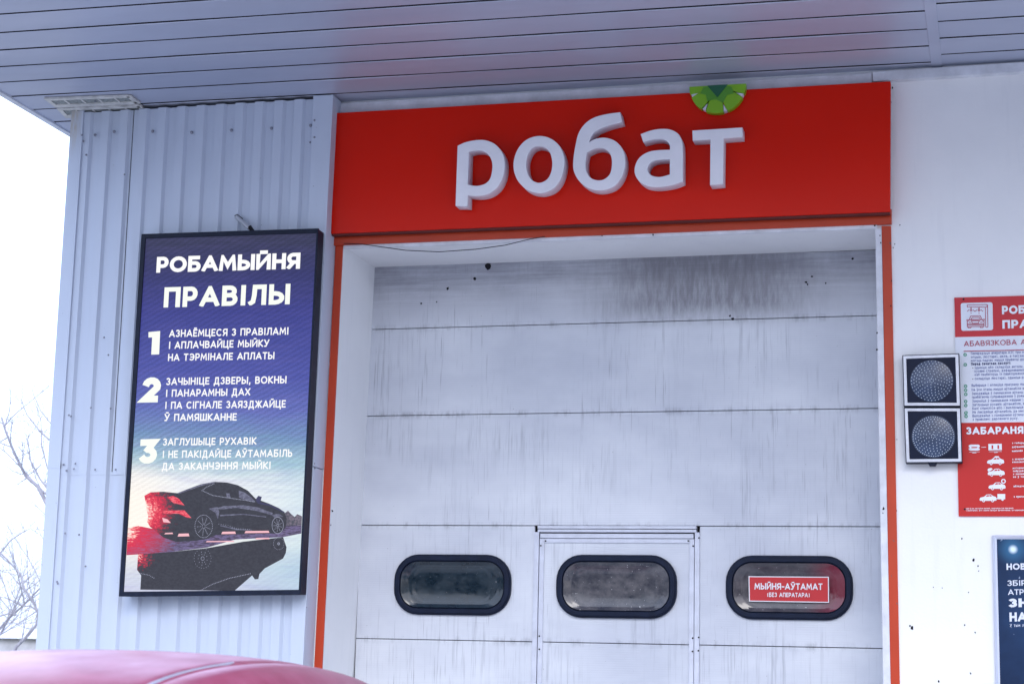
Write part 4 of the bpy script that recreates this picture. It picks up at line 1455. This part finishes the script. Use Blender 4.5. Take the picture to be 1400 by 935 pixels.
def poly_line(o, pts, wd, y, closed=False):
    """flat line drawing"""
    q_ = [Vector(p) for p in pts]
    if closed:
        q_.append(q_[0])
    for i in range(len(q_) - 1):
        a, b = q_[i], q_[i + 1]
        t = (b - a).normalized() * wd / 2
        n_ = Vector((-t.y, t.x))
        a2, b2 = a - t * .8, b + t * .8
        yy = y - 0.00004 * (len(o.f) % 19)
        o.add([(a2.x + n_.x, yy, a2.y + n_.y), (a2.x - n_.x, yy, a2.y - n_.y), (b2.x - n_.x, yy, b2.y - n_.y), (b2.x + n_.x, yy, b2.y + n_.y)], [(0, 1, 2, 3)])


o = MB()
LW = 0.0048
for pts, cl in (([(262, 198), (578, 192), (580, 232), (262, 232)], 1), ([(552, 235), (556, 545), (575, 556), (592, 545), (586, 200)], 0),
                ([(290, 440), (318, 375), (470, 370), (500, 435)], 0), ([(320, 432), (340, 398), (455, 396), (478, 432)], 1),
                ([(262, 470), (290, 440), (500, 435), (530, 465), (530, 540), (262, 545)], 1), ([(330, 455), (455, 452), (440, 488), (345, 490)], 1),
                ([(262, 505), (530, 500)], 0), ([(262, 522), (530, 518)], 0), ([(270, 545), (280, 565), (318, 565), (325, 545)], 0), ([(465, 542), (475, 560), (512, 558), (522, 540)], 0),
                ([(290, 440), (255, 432), (262, 455)], 0), ([(500, 435), (535, 425), (530, 450)], 0), ([(290, 475), (320, 478)], 0), ([(470, 475), (505, 472)], 0)):
    poly_line(o, [ipx(*p) for p in pts], LW * .75, T - .0015, bool(cl))
for u in (322, 450):
    poly_line(o, [ipx(u, 240), ipx(u, 262)], LW, T - .0015)
    for s_ in range(6):
        a = s_ * math.pi / 3
        poly_line(o, [ipx(u + 14 * math.cos(a), 282 + 16 * math.sin(a)), ipx(u + 14 * math.cos(a + 1.05), 282 + 16 * math.sin(a + 1.05))], LW * .7, T - .0015)
    for dx, dz in ((-50, 8), (-34, -6), (34, -6), (52, 8), (0, 44)):
        poly_line(o, [ipx(u + dx, 282 + dz), ipx(u + dx * 1.12, 290 + dz)], LW * .8, T - .0015)
o.build('icon_drawing', CRIM, post)
HW = flat('print_white', (0.78, 0.80, 0.86, 1), 0.5)
text_px('text_line', 'РОБАМ', HW, post, (1370.0, 429.8), (1427.0, 427.6), 418.3, T, 0.24, 0.10, split=True)
text_px('text_line', 'ПРАВІ', HW, post, (1370.5, 449.3), (1424.0, 447.5), 437.8, T, 0.24, 0.12, split=True)
text_px('text_line', 'АБАВЯЗКОВА АЗН', CRIM, post, (1318.0, 473.5), (1416.0, 470.5), 466.2, T, 0.13, 0.16)
o = MB()
a, b = at(1318, 480.2, y=T), at(1440, 476.6, y=T)
poly_line(o, [(a.x, a.z), (PR - .05, a.z)], 0.005, T)
o.build('rule_line', CRIM, post)
rows_ = [("Папярэдзьце аператара АЗС пра не", 1327.5, 484.8, 0), ("отцыю, люстэркі, шкла, а таксама", 1327.5, 489.8, 0), ("могуць падчас мыцця прывесці да", 1327.5, 494.6, 0), ("Перад пачаткам паслугі:", 1327.7, 499.3, 1),
         ("здыміце або складзіце антэны, лю", 1332.5, 504.2, 0), ("кузава стральчі, дэфармаваныя", 1332.5, 509.0, 0), ("каб пазбегнуць іх пашкоджання", 1332.7, 513.8, 0), ("складзіце люстэркі, здыміце рэйл", 1332.7, 519.2, 0),
         ("Выбярыце і аплаціце праграму мы", 1328.3, 528.5, 0), ("На ўсе этапы мыцця аўтамабіля вы", 1328.5, 534.3, 0), ("Заязджайце ў памяшканне аўтамы", 1329.0, 539.6, 0), ("прабягаючы суправаджэнне ў рэжы", 1329.0, 544.5, 0),
         ("Закрыйце ў памяшканне машыны і", 1329.4, 549.8, 0), ("Заглушыце рухавік аўтамабіля, вы", 1329.4, 555.0, 0), ("Калі спыніліся або і выключыце", 1329.4, 560.0, 0), ("Не пакідайце аўтамабіль да закан", 1329.6, 565.0, 0),
         ("Выязджайце з памяшкання аўтамы", 1329.7, 570.0, 0), ("з правіламі дарожнага руху.", 1329.8, 574.8, 0)]
for s_, x_, y_, bold in rows_:
    ln = len(s_) * (2.32 if not bold else 2.35)
    text_px('small_text', s_, NAVY if bold else BLUEP, post, (x_, y_), (x_ + ln, y_ - ln * 0.028), y_ - 3.6, T, 0.24 if bold else 0.15, 0.2)
o = MB()
for y_, x_ in ((484.8, 1319.5), (498.5, 1319.7), (527.8, 1320.2), (533.3, 1320.2), (538.9, 1320.4), (548.6, 1320.3), (554.2, 1320.5), (564.0, 1320.7), (569.0, 1320.9)):
    p = at(x_, y_, y=T)
    n = 10
    oc = [(p.x + .0098 * math.cos(a * 2 * math.pi / n), p.z + .0098 * math.sin(a * 2 * math.pi / n)) for a in range(n)]
    icc = [(p.x + .0052 * math.cos(a * 2 * math.pi / n), p.z + .0052 * math.sin(a * 2 * math.pi / n)) for a in range(n)]
    o.ring(oc, icc, T, T + .002)
o.build('bullet_rings', GREENP, post, kind='stuff')
o = MB()
for y_ in (503, 518):
    p = at(1330, y_, y=T)
    o.prism([(p.x + .003 * math.cos(a), p.z + .003 * math.sin(a)) for a in (0, 1.5, 3, 4.5)], T, T + .001)
for (u, v) in ((202, 105),):
    p = ipx(u, v)
    o.prism([(p[0] + .006 * math.cos(a), p[1] + .006 * math.sin(a)) for a in range(7)], T - .001, T + .001)
p = at(1319, 695.8, y=T)
o.prism([(p.x + .006 * math.cos(a), p.z + .006 * math.sin(a)) for a in range(7)], T - .001, T + .001)
o.build('fixing_screws', DARK, post, kind='stuff')
text_px('text_line', 'ЗАБАРАНЯЕЦЦА', HW, post, (1321.0, 593.9), (1440.0, 592.0), 583.8, T, 0.23, 0.12, split=True)


def fpx(u, v):
    """pixel of the third enlarged crop (1300, 580, x7.19)"""
    p = at(1300 + u / 7.19, 580 + v / 7.19, y=T)
    return (p.x, p.z)


def fpoly(o, pts, lift=0.0):
    q_ = [fpx(*p) for p in pts]
    o.add([(p[0], T - lift, p[1]) for p in q_], [tuple(range(len(q_)))])


def wheel_dot(o, u, v, rad, lift):
    fpoly(o, [(u + rad * math.cos(a * math.pi / 5), v + rad * math.sin(a * math.pi / 5)) for a in range(10)], lift)


def little_car(x, y, fl=False):
    """side view of a saloon 165 wide"""
    o = MB()
    body = [(0, 52), (10, 38), (45, 30), (70, 8), (110, 6), (135, 24), (160, 32), (168, 50), (166, 66), (150, 70), (15, 70), (2, 66)]
    fpoly(o, [(x + p[0], y + p[1]) for p in body])
    wheel_dot(o, x + 40, y + 70, 14, .0003)
    wheel_dot(o, x + 128, y + 70, 14, .0003)
    o.build('pictogram', HW, post, kind='stuff')
    o = MB()
    fpoly(o, [(x + 58, y + 30), (x + 76, y + 14), (x + 92, y + 13), (x + 92, y + 28)], .0006)
    fpoly(o, [(x + 97, y + 13), (x + 110, y + 13), (x + 126, y + 26), (x + 97, y + 28)], .0006)
    wheel_dot(o, x + 40, y + 70, 6, .0009)
    wheel_dot(o, x + 128, y + 70, 6, .0009)
    o.build('pictogram_detail', RED, post, kind='stuff')


little_car(356, 315)
little_car(362, 428)
little_car(370, 562)
little_car(282, 680)
o = MB()
fpoly(o, [(425, 325), (435, 312), (468, 312), (478, 325)], .0003)                       # roof load
fpoly(o, [(360, 445), (372, 432), (398, 428), (412, 440), (385, 458), (366, 462)], .0003)  # raised bonnet load
wheel_dot(o, 517, 558, 24, .0003)
fpoly(o, [(458, 683), (534, 683), (534, 735), (458, 735)], .0)
fpoly(o, [(440, 724), (460, 724), (460, 732), (440, 732)], .0003)
wheel_dot(o, 508, 738, 12, .0003)
fpoly(o, [(176, 205), (195, 198), (270, 198), (284, 208), (284, 250), (262, 258), (195, 258), (176, 250)])
fpoly(o, [(368, 192), (500, 190), (502, 252), (370, 254)])
fpoly(o, [(300, 222), (346, 221), (346, 226), (300, 227)])
fpoly(o, [(180, 270), (284, 268), (284, 271), (180, 273)])
fpoly(o, [(375, 266), (500, 264), (500, 267), (375, 269)])
fpoly(o, [(210, 276), (250, 275), (250, 281), (210, 282)])
fpoly(o, [(425, 272), (460, 271), (460, 277), (425, 278)])
o.build('pictogram', HW, post, kind='stuff')
o = MB()
for c4_ in (((400, 205), (416, 205), (416, 242), (400, 242)), ((458, 204), (474, 204), (474, 241), (458, 241)), ((200, 222), (262, 221), (256, 232), (206, 233)), ((176, 222), (188, 226), (184, 236), (176, 234)), ((284, 222), (272, 226), (276, 236), (284, 234))):
    fpoly(o, list(c4_), .0006)
wheel_dot(o, 517, 558, 13, .0006)
o.build('pictogram_detail', RED, post, kind='stuff')
for s_, u, v in (('з габарытамі', 602, 192), ('даўжынёй', 602, 230), ('вышынёй', 602, 270), ('з аварыйнымі', 604, 350), ('камплектам', 604, 378), ('маторныя', 608, 438), ('забруджаныя', 610, 466), ('з люкамі', 612, 496), ('не ў таксі', 612, 524), ('абледзянелы', 616, 616), ('з прычэпам', 618, 718)):
    pl = (1300 + u / 7.19, 580 + v / 7.19)
    text_px('small_text', s_, HW, post, pl, (pl[0] + 2.05 * len(s_), pl[1] - 0.4), pl[1] - 2.6, T, 0.22, 0.2)
for s_, u0, u1, v in (('калі ў вас засталіся пытанні, звяртайцеся да персаналу', 150, 615, 832), ('і памятайце, што мыйка працуе аўтаматычна, за пашкоджанні нясе', 150, 800, 851)):
    text_px('small_text', s_, HW, post, (1300 + u0 / 7.19, 580 + v / 7.19), (1300 + u1 / 7.19, 580 + (v - 4) / 7.19), 580 + (v - 13) / 7.19, T, 0.22, 0.2)

# ------------------------------------------------------------------ blue framed poster
FY = -0.035
fr = thing('framed_poster', 'dark blue advert in a silver snap frame below the rules board', 'poster', (0.3, FY, 1.0))
fo = at(1353.0, 731.0, y=FY)
fi = at(1360.5, 737.5, y=FY)
fo_b = at(1363.5, 935, y=FY)
fx = (fo.x + fo_b.x) / 2 + 0.004
ft, fbm, fxr = fo.z, fo.z - 1.25, fx + 0.92
k = N('blue_advert_print')
x, y, z = k.xyz()
dx = k.math('SUBTRACT', x, at(1385, 750.5, y=FY).x)
dz = k.math('SUBTRACT', z, at(1385, 750.5, y=FY).z)
dd = k.math('SQRT', k.math('ADD', k.math('MULTIPLY', dx, dx), k.math('MULTIPLY', dz, dz)))
c = k.mix(k.remap(k.noise(2.2, 5, 0.6, off=(1, 0, 2)), 0.35, 0.7), (0.004, 0.015, 0.050, 1), (0.012, 0.040, 0.11, 1))
c = k.mix(k.remap(dd, 0.010, 0.11, 0.5, 0, True), c, (0.05, 0.22, 0.42, 1))
c = k.mix(k.remap(dd, 0.004, 0.032, 1, 0, True), c, (0.72, 0.86, 0.95, 1))
c = k.mix(k.remap(k.noise(60, 1, 0.3), 0.79, 0.82, 0, 0.5), c, (0.5, 0.6, 0.8, 1))
k.base(c)
ADV = k.set(0.4, 0, 0.2)
oc = [(fx, fbm), (fxr, fbm), (fxr, ft), (fx, ft)]
SNAP = plain('silver_snap_frame', (0.60, 0.64, 0.76, 1), 0.35, metal=0.15, var=0.08)
ring = MB()
iw = 0.023
mid = inset(oc, .012, .012, .012, .012)
inn2 = inset(oc, iw, iw, iw, iw)
n4 = 4
for i in range(4):
    j = (i + 1) % 4
    a, b, c_, d_, e, g = oc[i], oc[j], mid[j], mid[i], inn2[j], inn2[i]
    mb = MB()
    mb.add([(a[0], 0.0, a[1]), (b[0], 0.0, b[1]), (b[0], FY + .012, b[1]), (a[0], FY + .012, a[1])], [(0, 1, 2, 3)])
    mb.add([(a[0], FY + .012, a[1]), (b[0], FY + .012, b[1]), (c_[0], FY, c_[1]), (d_[0], FY, d_[1])], [(0, 1, 2, 3)])
    mb.add([(d_[0], FY, d_[1]), (c_[0], FY, c_[1]), (e[0], FY + .008, e[1]), (g[0], FY + .008, g[1])], [(0, 1, 2, 3)])
    mb.build('frame_rail', SNAP, fr)
MB().slab(*inset(oc, .006, .006, .006, .006), FY + .0085, -.001).build('advert', ADV, fr)
AT = FY + .0065
AW = flat('advert_white', (0.66, 0.70, 0.80, 1), 0.5)
text_px('text_line', 'НОВЫ', AW, fr, (1376.2, 778.6), (1413, 778), 770.0, AT, 0.22, 0.12, split=True)
text_px('text_line', 'ЗБІРА', AW, fr, (1377.3, 800.5), (1413, 800), 793.0, AT, 0.16, 0.12)
text_px('text_line', 'АТРЫ', AW, fr, (1378.3, 812.8), (1409, 812.3), 805.3, AT, 0.16, 0.12)
text_px('text_line', 'ЗНІ', AW, fr, (1379.0, 829.8), (1413, 829), 818.0, AT, 0.26, 0.10, split=True)
text_px('text_line', 'НА', AW, fr, (1380.3, 849.3), (1403.5, 848.8), 836.8, AT, 0.24, 0.10, split=True)
text_px('small_text', 'У тым ліку', AW, fr, (1380.8, 856.5), (1407, 856), 852.3, AT, 0.14, 0.2)

# ------------------------------------------------------------------ dusty red car waiting in front of the door
k = N('dusty_red_car_paint')
x, y, z = k.xyz()
gm = k.n('ShaderNodeNewGeometry')
sp = k.n('ShaderNodeSeparateXYZ')
k.t.links.new(gm.outputs['Normal'], sp.inputs[0])
up = k.remap(sp.outputs[2], 0.955, 0.999, 0.0, 1.0, True)     # road dust lies on the level panels
dn = k.remap(k.noise(4.5, 6, 0.7, (1, 0.5, 1)), 0.32, 0.66, 0.45, 1.0)
du_ = k.math('MULTIPLY', up, dn)
pt = k.mix(k.remap(k.noise(9, 5, 0.6), 0.35, 0.7), (0.22, 0.030, 0.070, 1), (0.30, 0.065, 0.12, 1))
k.base(k.mix(k.math('MULTIPLY', du_, 0.68), pt, (0.62, 0.45, 0.57, 1)))
k.put(k.b.inputs['Roughness'], k.remap(du_, 0, 1, 0.30, 0.55))
k.b.inputs['Coat Weight'].default_value = 0.35
k.b.inputs['Coat Roughness'].default_value = 0.25
CARP = k.m
GLASS = plain('tinted_car_glass', (0.012, 0.013, 0.018, 1), 0.06, spec=0.7, var=0.1)
CHR = plain('satin_rail', (0.50, 0.52, 0.62, 1), 0.3, metal=0.5, var=0.1)
TYRE = plain('tyre_rubber', (0.02, 0.02, 0.022, 1), 0.8, var=0.3)
RIM = plain('alloy_rim', (0.42, 0.43, 0.46, 1), 0.35, metal=0.7)
CX = -2.80
car = thing('parked_car', 'dusty dark red car with pinkish roof waiting before the white door', 'car', (CX, -5.2, 0))
# roof height along the car (y, z on the centre line, half width at the rail)
prof_ = [(-7.05, 1.13, 0.50), (-6.85, 1.27, 0.50), (-6.6, 1.40, 0.505), (-6.3, 1.515, 0.51), (-6.0, 1.578, 0.515), (-5.6, 1.612, 0.52), (-5.2, 1.620, 0.52), (-4.8, 1.600, 0.515), (-4.5, 1.560, 0.51), (-4.2, 1.47, 0.50), (-3.9, 1.32, 0.50), (-3.65, 1.16, 0.50), (-3.5, 1.06, 0.50)]
# cross-section from the centre to the belt: (fraction of rail half width or extra outboard, drop)
def sect(hw, z, side):
    pts = []
    for u in (0, .3, .6, .85, .965, 1.0):
        pts.append((hw * u, z - 0.028 * u ** 2.6 - (0.012 if u == 1.0 else 0)))
    for du2, dz2 in ((0.022, .031), (0.07, .037), (0.115, .050), (0.155, .072), (0.19, .107), (0.222, 0.165)):
        pts.append((hw - .02 + du2, z - dz2))
    belt, top = 1.02, z - 0.165
    for du2, fz in ((0.245, .28), (0.27, .64), (0.285, 1.0)):
        pts.append((hw - .02 + du2, max(top - (top - belt) * fz, min(top, belt))))
    return [(CX + side * p[0], p[1]) for p in pts]


def loft(side, j0, j1, name, mat, off=0.0):
    rows = []
    for (yy, z, hw) in prof_:
        s_ = sect(hw, max(z, 1.06), side)
        rows.append([(p[0] + side * off, yy, p[1] + off * 0.6) for p in s_[j0:j1 + 1]])
    m_ = MB().grid(rows)
    return m_.build(name, mat, car)


full = MB()
rows = []
for (yy, z, hw) in prof_:
    a, b = sect(hw, max(z, 1.06), -1), sect(hw, max(z, 1.06), 1)
    rows.append([(p[0], yy, p[1]) for p in a[::-1][:-1]] + [(p[0], yy, p[1]) for p in b])
full.grid(rows)
full.build('roof', CARP, car).modifiers.new('sub', 'SUBSURF').render_levels = 2
# rails and side glass lie on the shell
def rail_pts(side):
    r_ = []
    for (yy, z, hw) in prof_:
        if -6.95 < yy < -5.5:
            s_ = sect(hw, z, side)
            r_.append((s_[5][0], yy, s_[5][1] + 0.003))
    return r_
for sd_ in (1, -1):
    rows = []
    rp_ = rail_pts(sd_)
    for qi, (a, yy, z) in enumerate(rp_):
        a -= 0.016 * sd_
        z += 0.009 - 0.010 * qi / len(rp_)
        rows.append([(a - .008 * sd_ * (1 - qi * .12), yy, z + .000), (a - .004 * sd_, yy, z + .009), (a + .004 * sd_, yy, z + .008), (a + .008 * sd_ * (1 - qi * .12), yy, z - .002)])
    MB().grid(rows).build('roof_rail', CHR, car).modifiers.new('sub', 'SUBSURF').render_levels = 2
    for (y0_, y1_) in ((-6.35, -5.35), (-5.25, -4.35)):
        rows = []
        for q_ in range(9):
            yy = y0_ + (y1_ - y0_) * q_ / 8
            for ii in range(len(prof_) - 1):
                if prof_[ii][0] <= yy <= prof_[ii + 1][0]:
                    t = (yy - prof_[ii][0]) / (prof_[ii + 1][0] - prof_[ii][0])
                    z = prof_[ii][1] * (1 - t) + prof_[ii + 1][1] * t
                    hw = prof_[ii][2] * (1 - t) + prof_[ii + 1][2] * t
            s_ = sect(hw, z, sd_)[10:15]
            rows.append([(p[0] + sd_ * .006, yy, p[1] - (0.03 if q_ in (0, 8) else 0) * (1 if n_ == 0 else 0)) for n_, p in enumerate(s_)])
        MB().grid(rows).build('side_window', GLASS, car)
for nm, ys in (('rear_window', (-6.97, -6.42)), ('windscreen', (-4.15, -3.62))):
    rows = []
    for q_ in range(5):
        yy = ys[0] + (ys[1] - ys[0]) * q_ / 4
        for ii in range(len(prof_) - 1):
            if prof_[ii][0] <= yy <= prof_[ii + 1][0]:
                t = (yy - prof_[ii][0]) / (prof_[ii + 1][0] - prof_[ii][0])
                z = prof_[ii][1] * (1 - t) + prof_[ii + 1][1] * t
        rows.append([(CX + u * 0.47, yy + (-.008 if ys[0] < -5 else .008), z + .010 - 0.03 * abs(u) ** 2.6) for u in (-1, -.6, -.2, .2, .6, 1)])
    MB().grid(rows).build(nm, GLASS, car)
# lower body
bp_ = [(-7.45, 0.55, 0.86, 0.70), (-7.42, 0.50, 0.98, 0.80), (-7.2, 0.32, 1.10, 0.86), (-6.6, 0.22, 1.06, 0.885), (-5.2, 0.20, 1.04, 0.89), (-3.9, 0.22, 1.03, 0.885), (-3.3, 0.24, 1.02, 0.86), (-2.9, 0.26, 0.93, 0.82), (-2.7, 0.34, 0.80, 0.74), (-2.66, 0.50, 0.66, 0.66)]
rows = []
for (yy, z0, z1, hw) in bp_:
    ring_ = [(0, z1 + .02), (hw * .6, z1 + .015), (hw * .88, z1), (hw * .97, z1 - .08), (hw, z1 - .3 * (z1 - z0)), (hw, z0 + .25 * (z1 - z0)), (hw * .95, z0), (0, z0)]
    rows.append([(CX - p[0], yy, p[1]) for p in ring_[::-1][:-1]] + [(CX + p[0], yy, p[1]) for p in ring_])
b_ = MB().grid(rows)
b_.add(rows[0], [tuple(range(len(rows[0])))]).add(rows[-1], [tuple(range(len(rows[-1]) - 1, -1, -1))])
b_.build('body', CARP, car)
for sx_ in (1, -1):
    for yy in (-6.65, -3.55):
        o = MB()
        xx = CX + sx_ * 0.80
        pr_ = [(0.32, -.10), (0.325, -.05), (0.325, .07), (0.30, .10), (0.20, .105), (0.19, .07)]
        rows = []
        for a in range(25):
            an = a * 2 * math.pi / 24
            rows.append([(xx + sx_ * q_[1], yy + q_[0] * math.cos(an), 0.325 + q_[0] * math.sin(an)) for q_ in pr_])
        wb = o.grid(rows).build('wheel', TYRE, car)
        o = MB()
        for s_ in range(8):
            an = s_ * math.pi / 4
            c_, s2 = math.cos(an), math.sin(an)
            o.add([(xx + sx_ * .09, yy - .025 * s2, .325 + .025 * c_), (xx + sx_ * .09, yy + .025 * s2, .325 - .025 * c_), (xx + sx_ * .08, yy + .2 * c_ + .03 * s2, .325 + .2 * s2 - .03 * c_), (xx + sx_ * .08, yy + .2 * c_ - .03 * s2, .325 + .2 * s2 + .03 * c_)], [(0, 1, 2, 3)])
        o.build('rim', RIM, wb)
    MB().box(CX + sx_ * .70 - .1, CX + sx_ * .70 + .1, -7.46, -7.3, 0.78, 0.93).build('tail_lamp', flat('lamp_red', (0.3, 0.01, 0.01, 1), 0.2), car, bevel=0.02)
    MB().box(CX + sx_ * .58 - .14, CX + sx_ * .58 + .14, -2.80, -2.66, 0.62, 0.74).build('headlight', flat('lamp_clear', (0.5, 0.52, 0.55, 1), 0.1), car, bevel=0.02)
    MB().box(CX + sx_ * .98 - .09, CX + sx_ * .98 + .09, -4.30, -4.18, 1.02, 1.14).build('side_mirror', CARP, car, bevel=0.03)

# ------------------------------------------------------------------ bare trees
k = N('haze_paled_bark')
k.base(k.mix(k.remap(k.noise(6, 4), 0.3, 0.7), (0.31, 0.30, 0.35, 1), (0.44, 0.43, 0.47, 1)))  # bark made paler, standing in for haze from the bright sky
BARK = k.set(0.85, 0, 0.2)


def grow(mb, p, dirn, ln, rad, depth, rng):
    pts, rads = [p], [rad]
    d_ = dirn.normalized()
    n = 5
    for i in range(n):
        d_ = (d_ + Vector((rng.uniform(-.16, .16), rng.uniform(-.16, .16), rng.uniform(-.06, .14)))).normalized()
        p = p + d_ * ln / n
        pts.append(p)
        rads.append(rad * (1 - 0.55 * (i + 1) / n))
        if depth > 0 and i >= 1:
            for _ in range(2 if depth > 1 else 1):
                if rng.random() < 0.82:
                    ax = Vector((rng.uniform(-1, 1), rng.uniform(-1, 1), rng.uniform(-.25, .8))).normalized()
                    nd = (d_ * 0.75 + ax * 0.8).normalized()
                    grow(mb, p, nd, ln * rng.uniform(.42, .68), rads[-1] * .58, depth - 1, rng)
    mb.tube(pts, rads, 5 if rad > .03 else 3, cap=False)


def tree(loc, h, seed, label, limbs=None, depth=4, rad=0.13):
    rng = random.Random(seed)
    t = thing('bare_tree', label, 'tree', loc, 'bare trees behind the car wash')
    b = Vector(loc)
    tr = MB().tube([b, b + Vector((.05, 0, h * .2)), b + Vector((-.04, .05, h * .42))], [rad, rad * .8, rad * .62], 8)
    tr.build('trunk', BARK, t)
    mb = MB()
    top = b + Vector((-.04, .05, h * .40))
    for i in range(6):
        a = i * 1.05 + rng.uniform(-.3, .3)
        grow(mb, top + Vector((0, 0, -h * .04 * (i % 3))), Vector((math.cos(a) * .8, math.sin(a) * .8, 1.0)), h * .42, rad * .45, depth - 1, rng)
    mb.build('crown', BARK, t)
    if limbs:
        mb = MB()
        for pts, r0 in limbs:
            mb.tube(pts, [r0 * (1 - .65 * i / (len(pts) - 1)) for i in range(len(pts))], 5, cap=False)
            for i in range(1, len(pts)):
                for _ in range(3):
                    base_ = Vector(pts[i - 1]).lerp(Vector(pts[i]), rng.random())
                    grow(mb, base_, Vector((rng.uniform(-1, .6), rng.uniform(-.6, .6), rng.uniform(-.1, 1))), rng.uniform(.25, .8), r0 * .28, 1, rng)
        mb.build('limb', BARK, t)
    return t


TD = 9.0
def L_(pts, r0, y=TD):
    return ([at(a, b, y=y) for a, b in pts], r0)
limbs = [L_([(88, 735), (75, 710), (52, 665), (35, 650), (20, 620), (8, 590), (2, 570)], .030),
         L_([(82, 690), (68, 680), (50, 663), (32, 643), (15, 625), (-4, 608)], .014),
         L_([(84, 690), (66, 669), (55, 655), (42, 630), (38, 600), (40, 592)], .016),
         L_([(92, 625), (72, 605), (55, 590), (37, 567), (28, 545)], .014),
         L_([(82, 660), (65, 640), (57, 610), (56, 575), (46, 545)], .012),
         L_([(85, 600), (72, 582), (56, 562), (46, 540), (44, 530)], .010)]
t1 = at(100, 880, y=TD)
tree((t1.x + 0.75, TD, 0), 3.9, 3, 'bare tree whose crossing limbs reach out past the steel corner', limbs)
limbs2 = [L_([(10, 920), (22, 884), (38, 868), (51, 852), (52, 836), (44, 820), (33, 804), (28, 785), (20, 775), (0, 755), (-12, 740)], .024, 10.5),
          L_([(52, 836), (42, 828), (30, 828), (12, 818), (-6, 815)], .012, 10.5),
          L_([(0, 756), (15, 738), (30, 728), (42, 722), (52, 730)], .010, 10.5),
          L_([(22, 840), (12, 838), (0, 842), (-10, 846)], .014, 10.5)]
t2 = at(-25, 900, y=10.5)
tree((t2.x - .3, 10.5, 0), 3.6, 11, 'low bare tree with a kinked limb in front of the grey sheds', limbs2, 4, .06)
for x_, y_, h_, sd_, lab in ((-11.5, 17, 4.6, 21, 'small bare tree farther back on the field, thin twiggy crown'), (-14.2, 22, 5.4, 33, 'bare tree at the far side of the field by the grey shed'), (-10.6, 26, 4.8, 41, 'farthest bare tree, rising behind the grey shed roof')):
    tree((x_, y_, 0), h_, sd_, lab, None, 4, .10)

# low grey sheds far behind
shed = thing('grey_shed', 'long low grey shed far behind the bare trees', 'building', (-20, 45, 0))
SH = plain('weathered_grey_board', (0.50, 0.51, 0.56, 1), 0.8, var=0.3, sc=2)
MB().box(-34, -8, 45, 51, 0, 2.5).build('wall', SH, shed)
MB().add([(-34.4, 44.8, 2.5), (-7.6, 44.8, 2.5), (-7.6, 48, 3.1), (-34.4, 48, 3.1), (-34.4, 51.4, 2.5), (-7.6, 51.4, 2.5)], [(0, 1, 2, 3), (3, 2, 5, 4)]).build('roof', plain('grey_roof', (0.55, 0.56, 0.60, 1), 0.7), shed)
for i in range(5):
    MB().box(-31 + i * 5, -29.6 + i * 5, 44.96, 45.01, 1.0, 1.9).build('window', GLASS, shed)

# ------------------------------------------------------------------ unseen dark tree mass, added behind the camera to darken reflections
k = N('reflection_dark_foliage')
k.base(k.mix(k.remap(k.noise(1.2, 5, 0.7), 0.35, 0.7), (0.018, 0.026, 0.022, 1), (0.05, 0.065, 0.05, 1)))
REFLECT_DARK = k.set(0.9, 0, 0.1)
rng = random.Random(5)
mb = MB()
for i in range(900):
    xx = rng.uniform(-75, 75)
    h_ = 9.5 + 3.0 * math.sin(xx * .13) + 1.5 * math.sin(xx * .41)
    zz = h_ * rng.random() ** 0.7
    c = Vector((xx, -52 + rng.uniform(-2.5, 2.5), zz))
    r_ = rng.uniform(1.2, 2.4) * (1.15 - 0.6 * zz / h_)
    vs = [c + Vector((rng.uniform(-1, 1), rng.uniform(-1, 1), rng.uniform(-1, 1))).normalized() * r_ for _ in range(6)]
    mb.add(vs, [(0, 1, 2), (0, 2, 3), (1, 3, 4), (2, 4, 5), (0, 4, 5), (1, 2, 5), (3, 5, 0)])
mb.build('added_reflection_woods', REFLECT_DARK, kind='stuff')
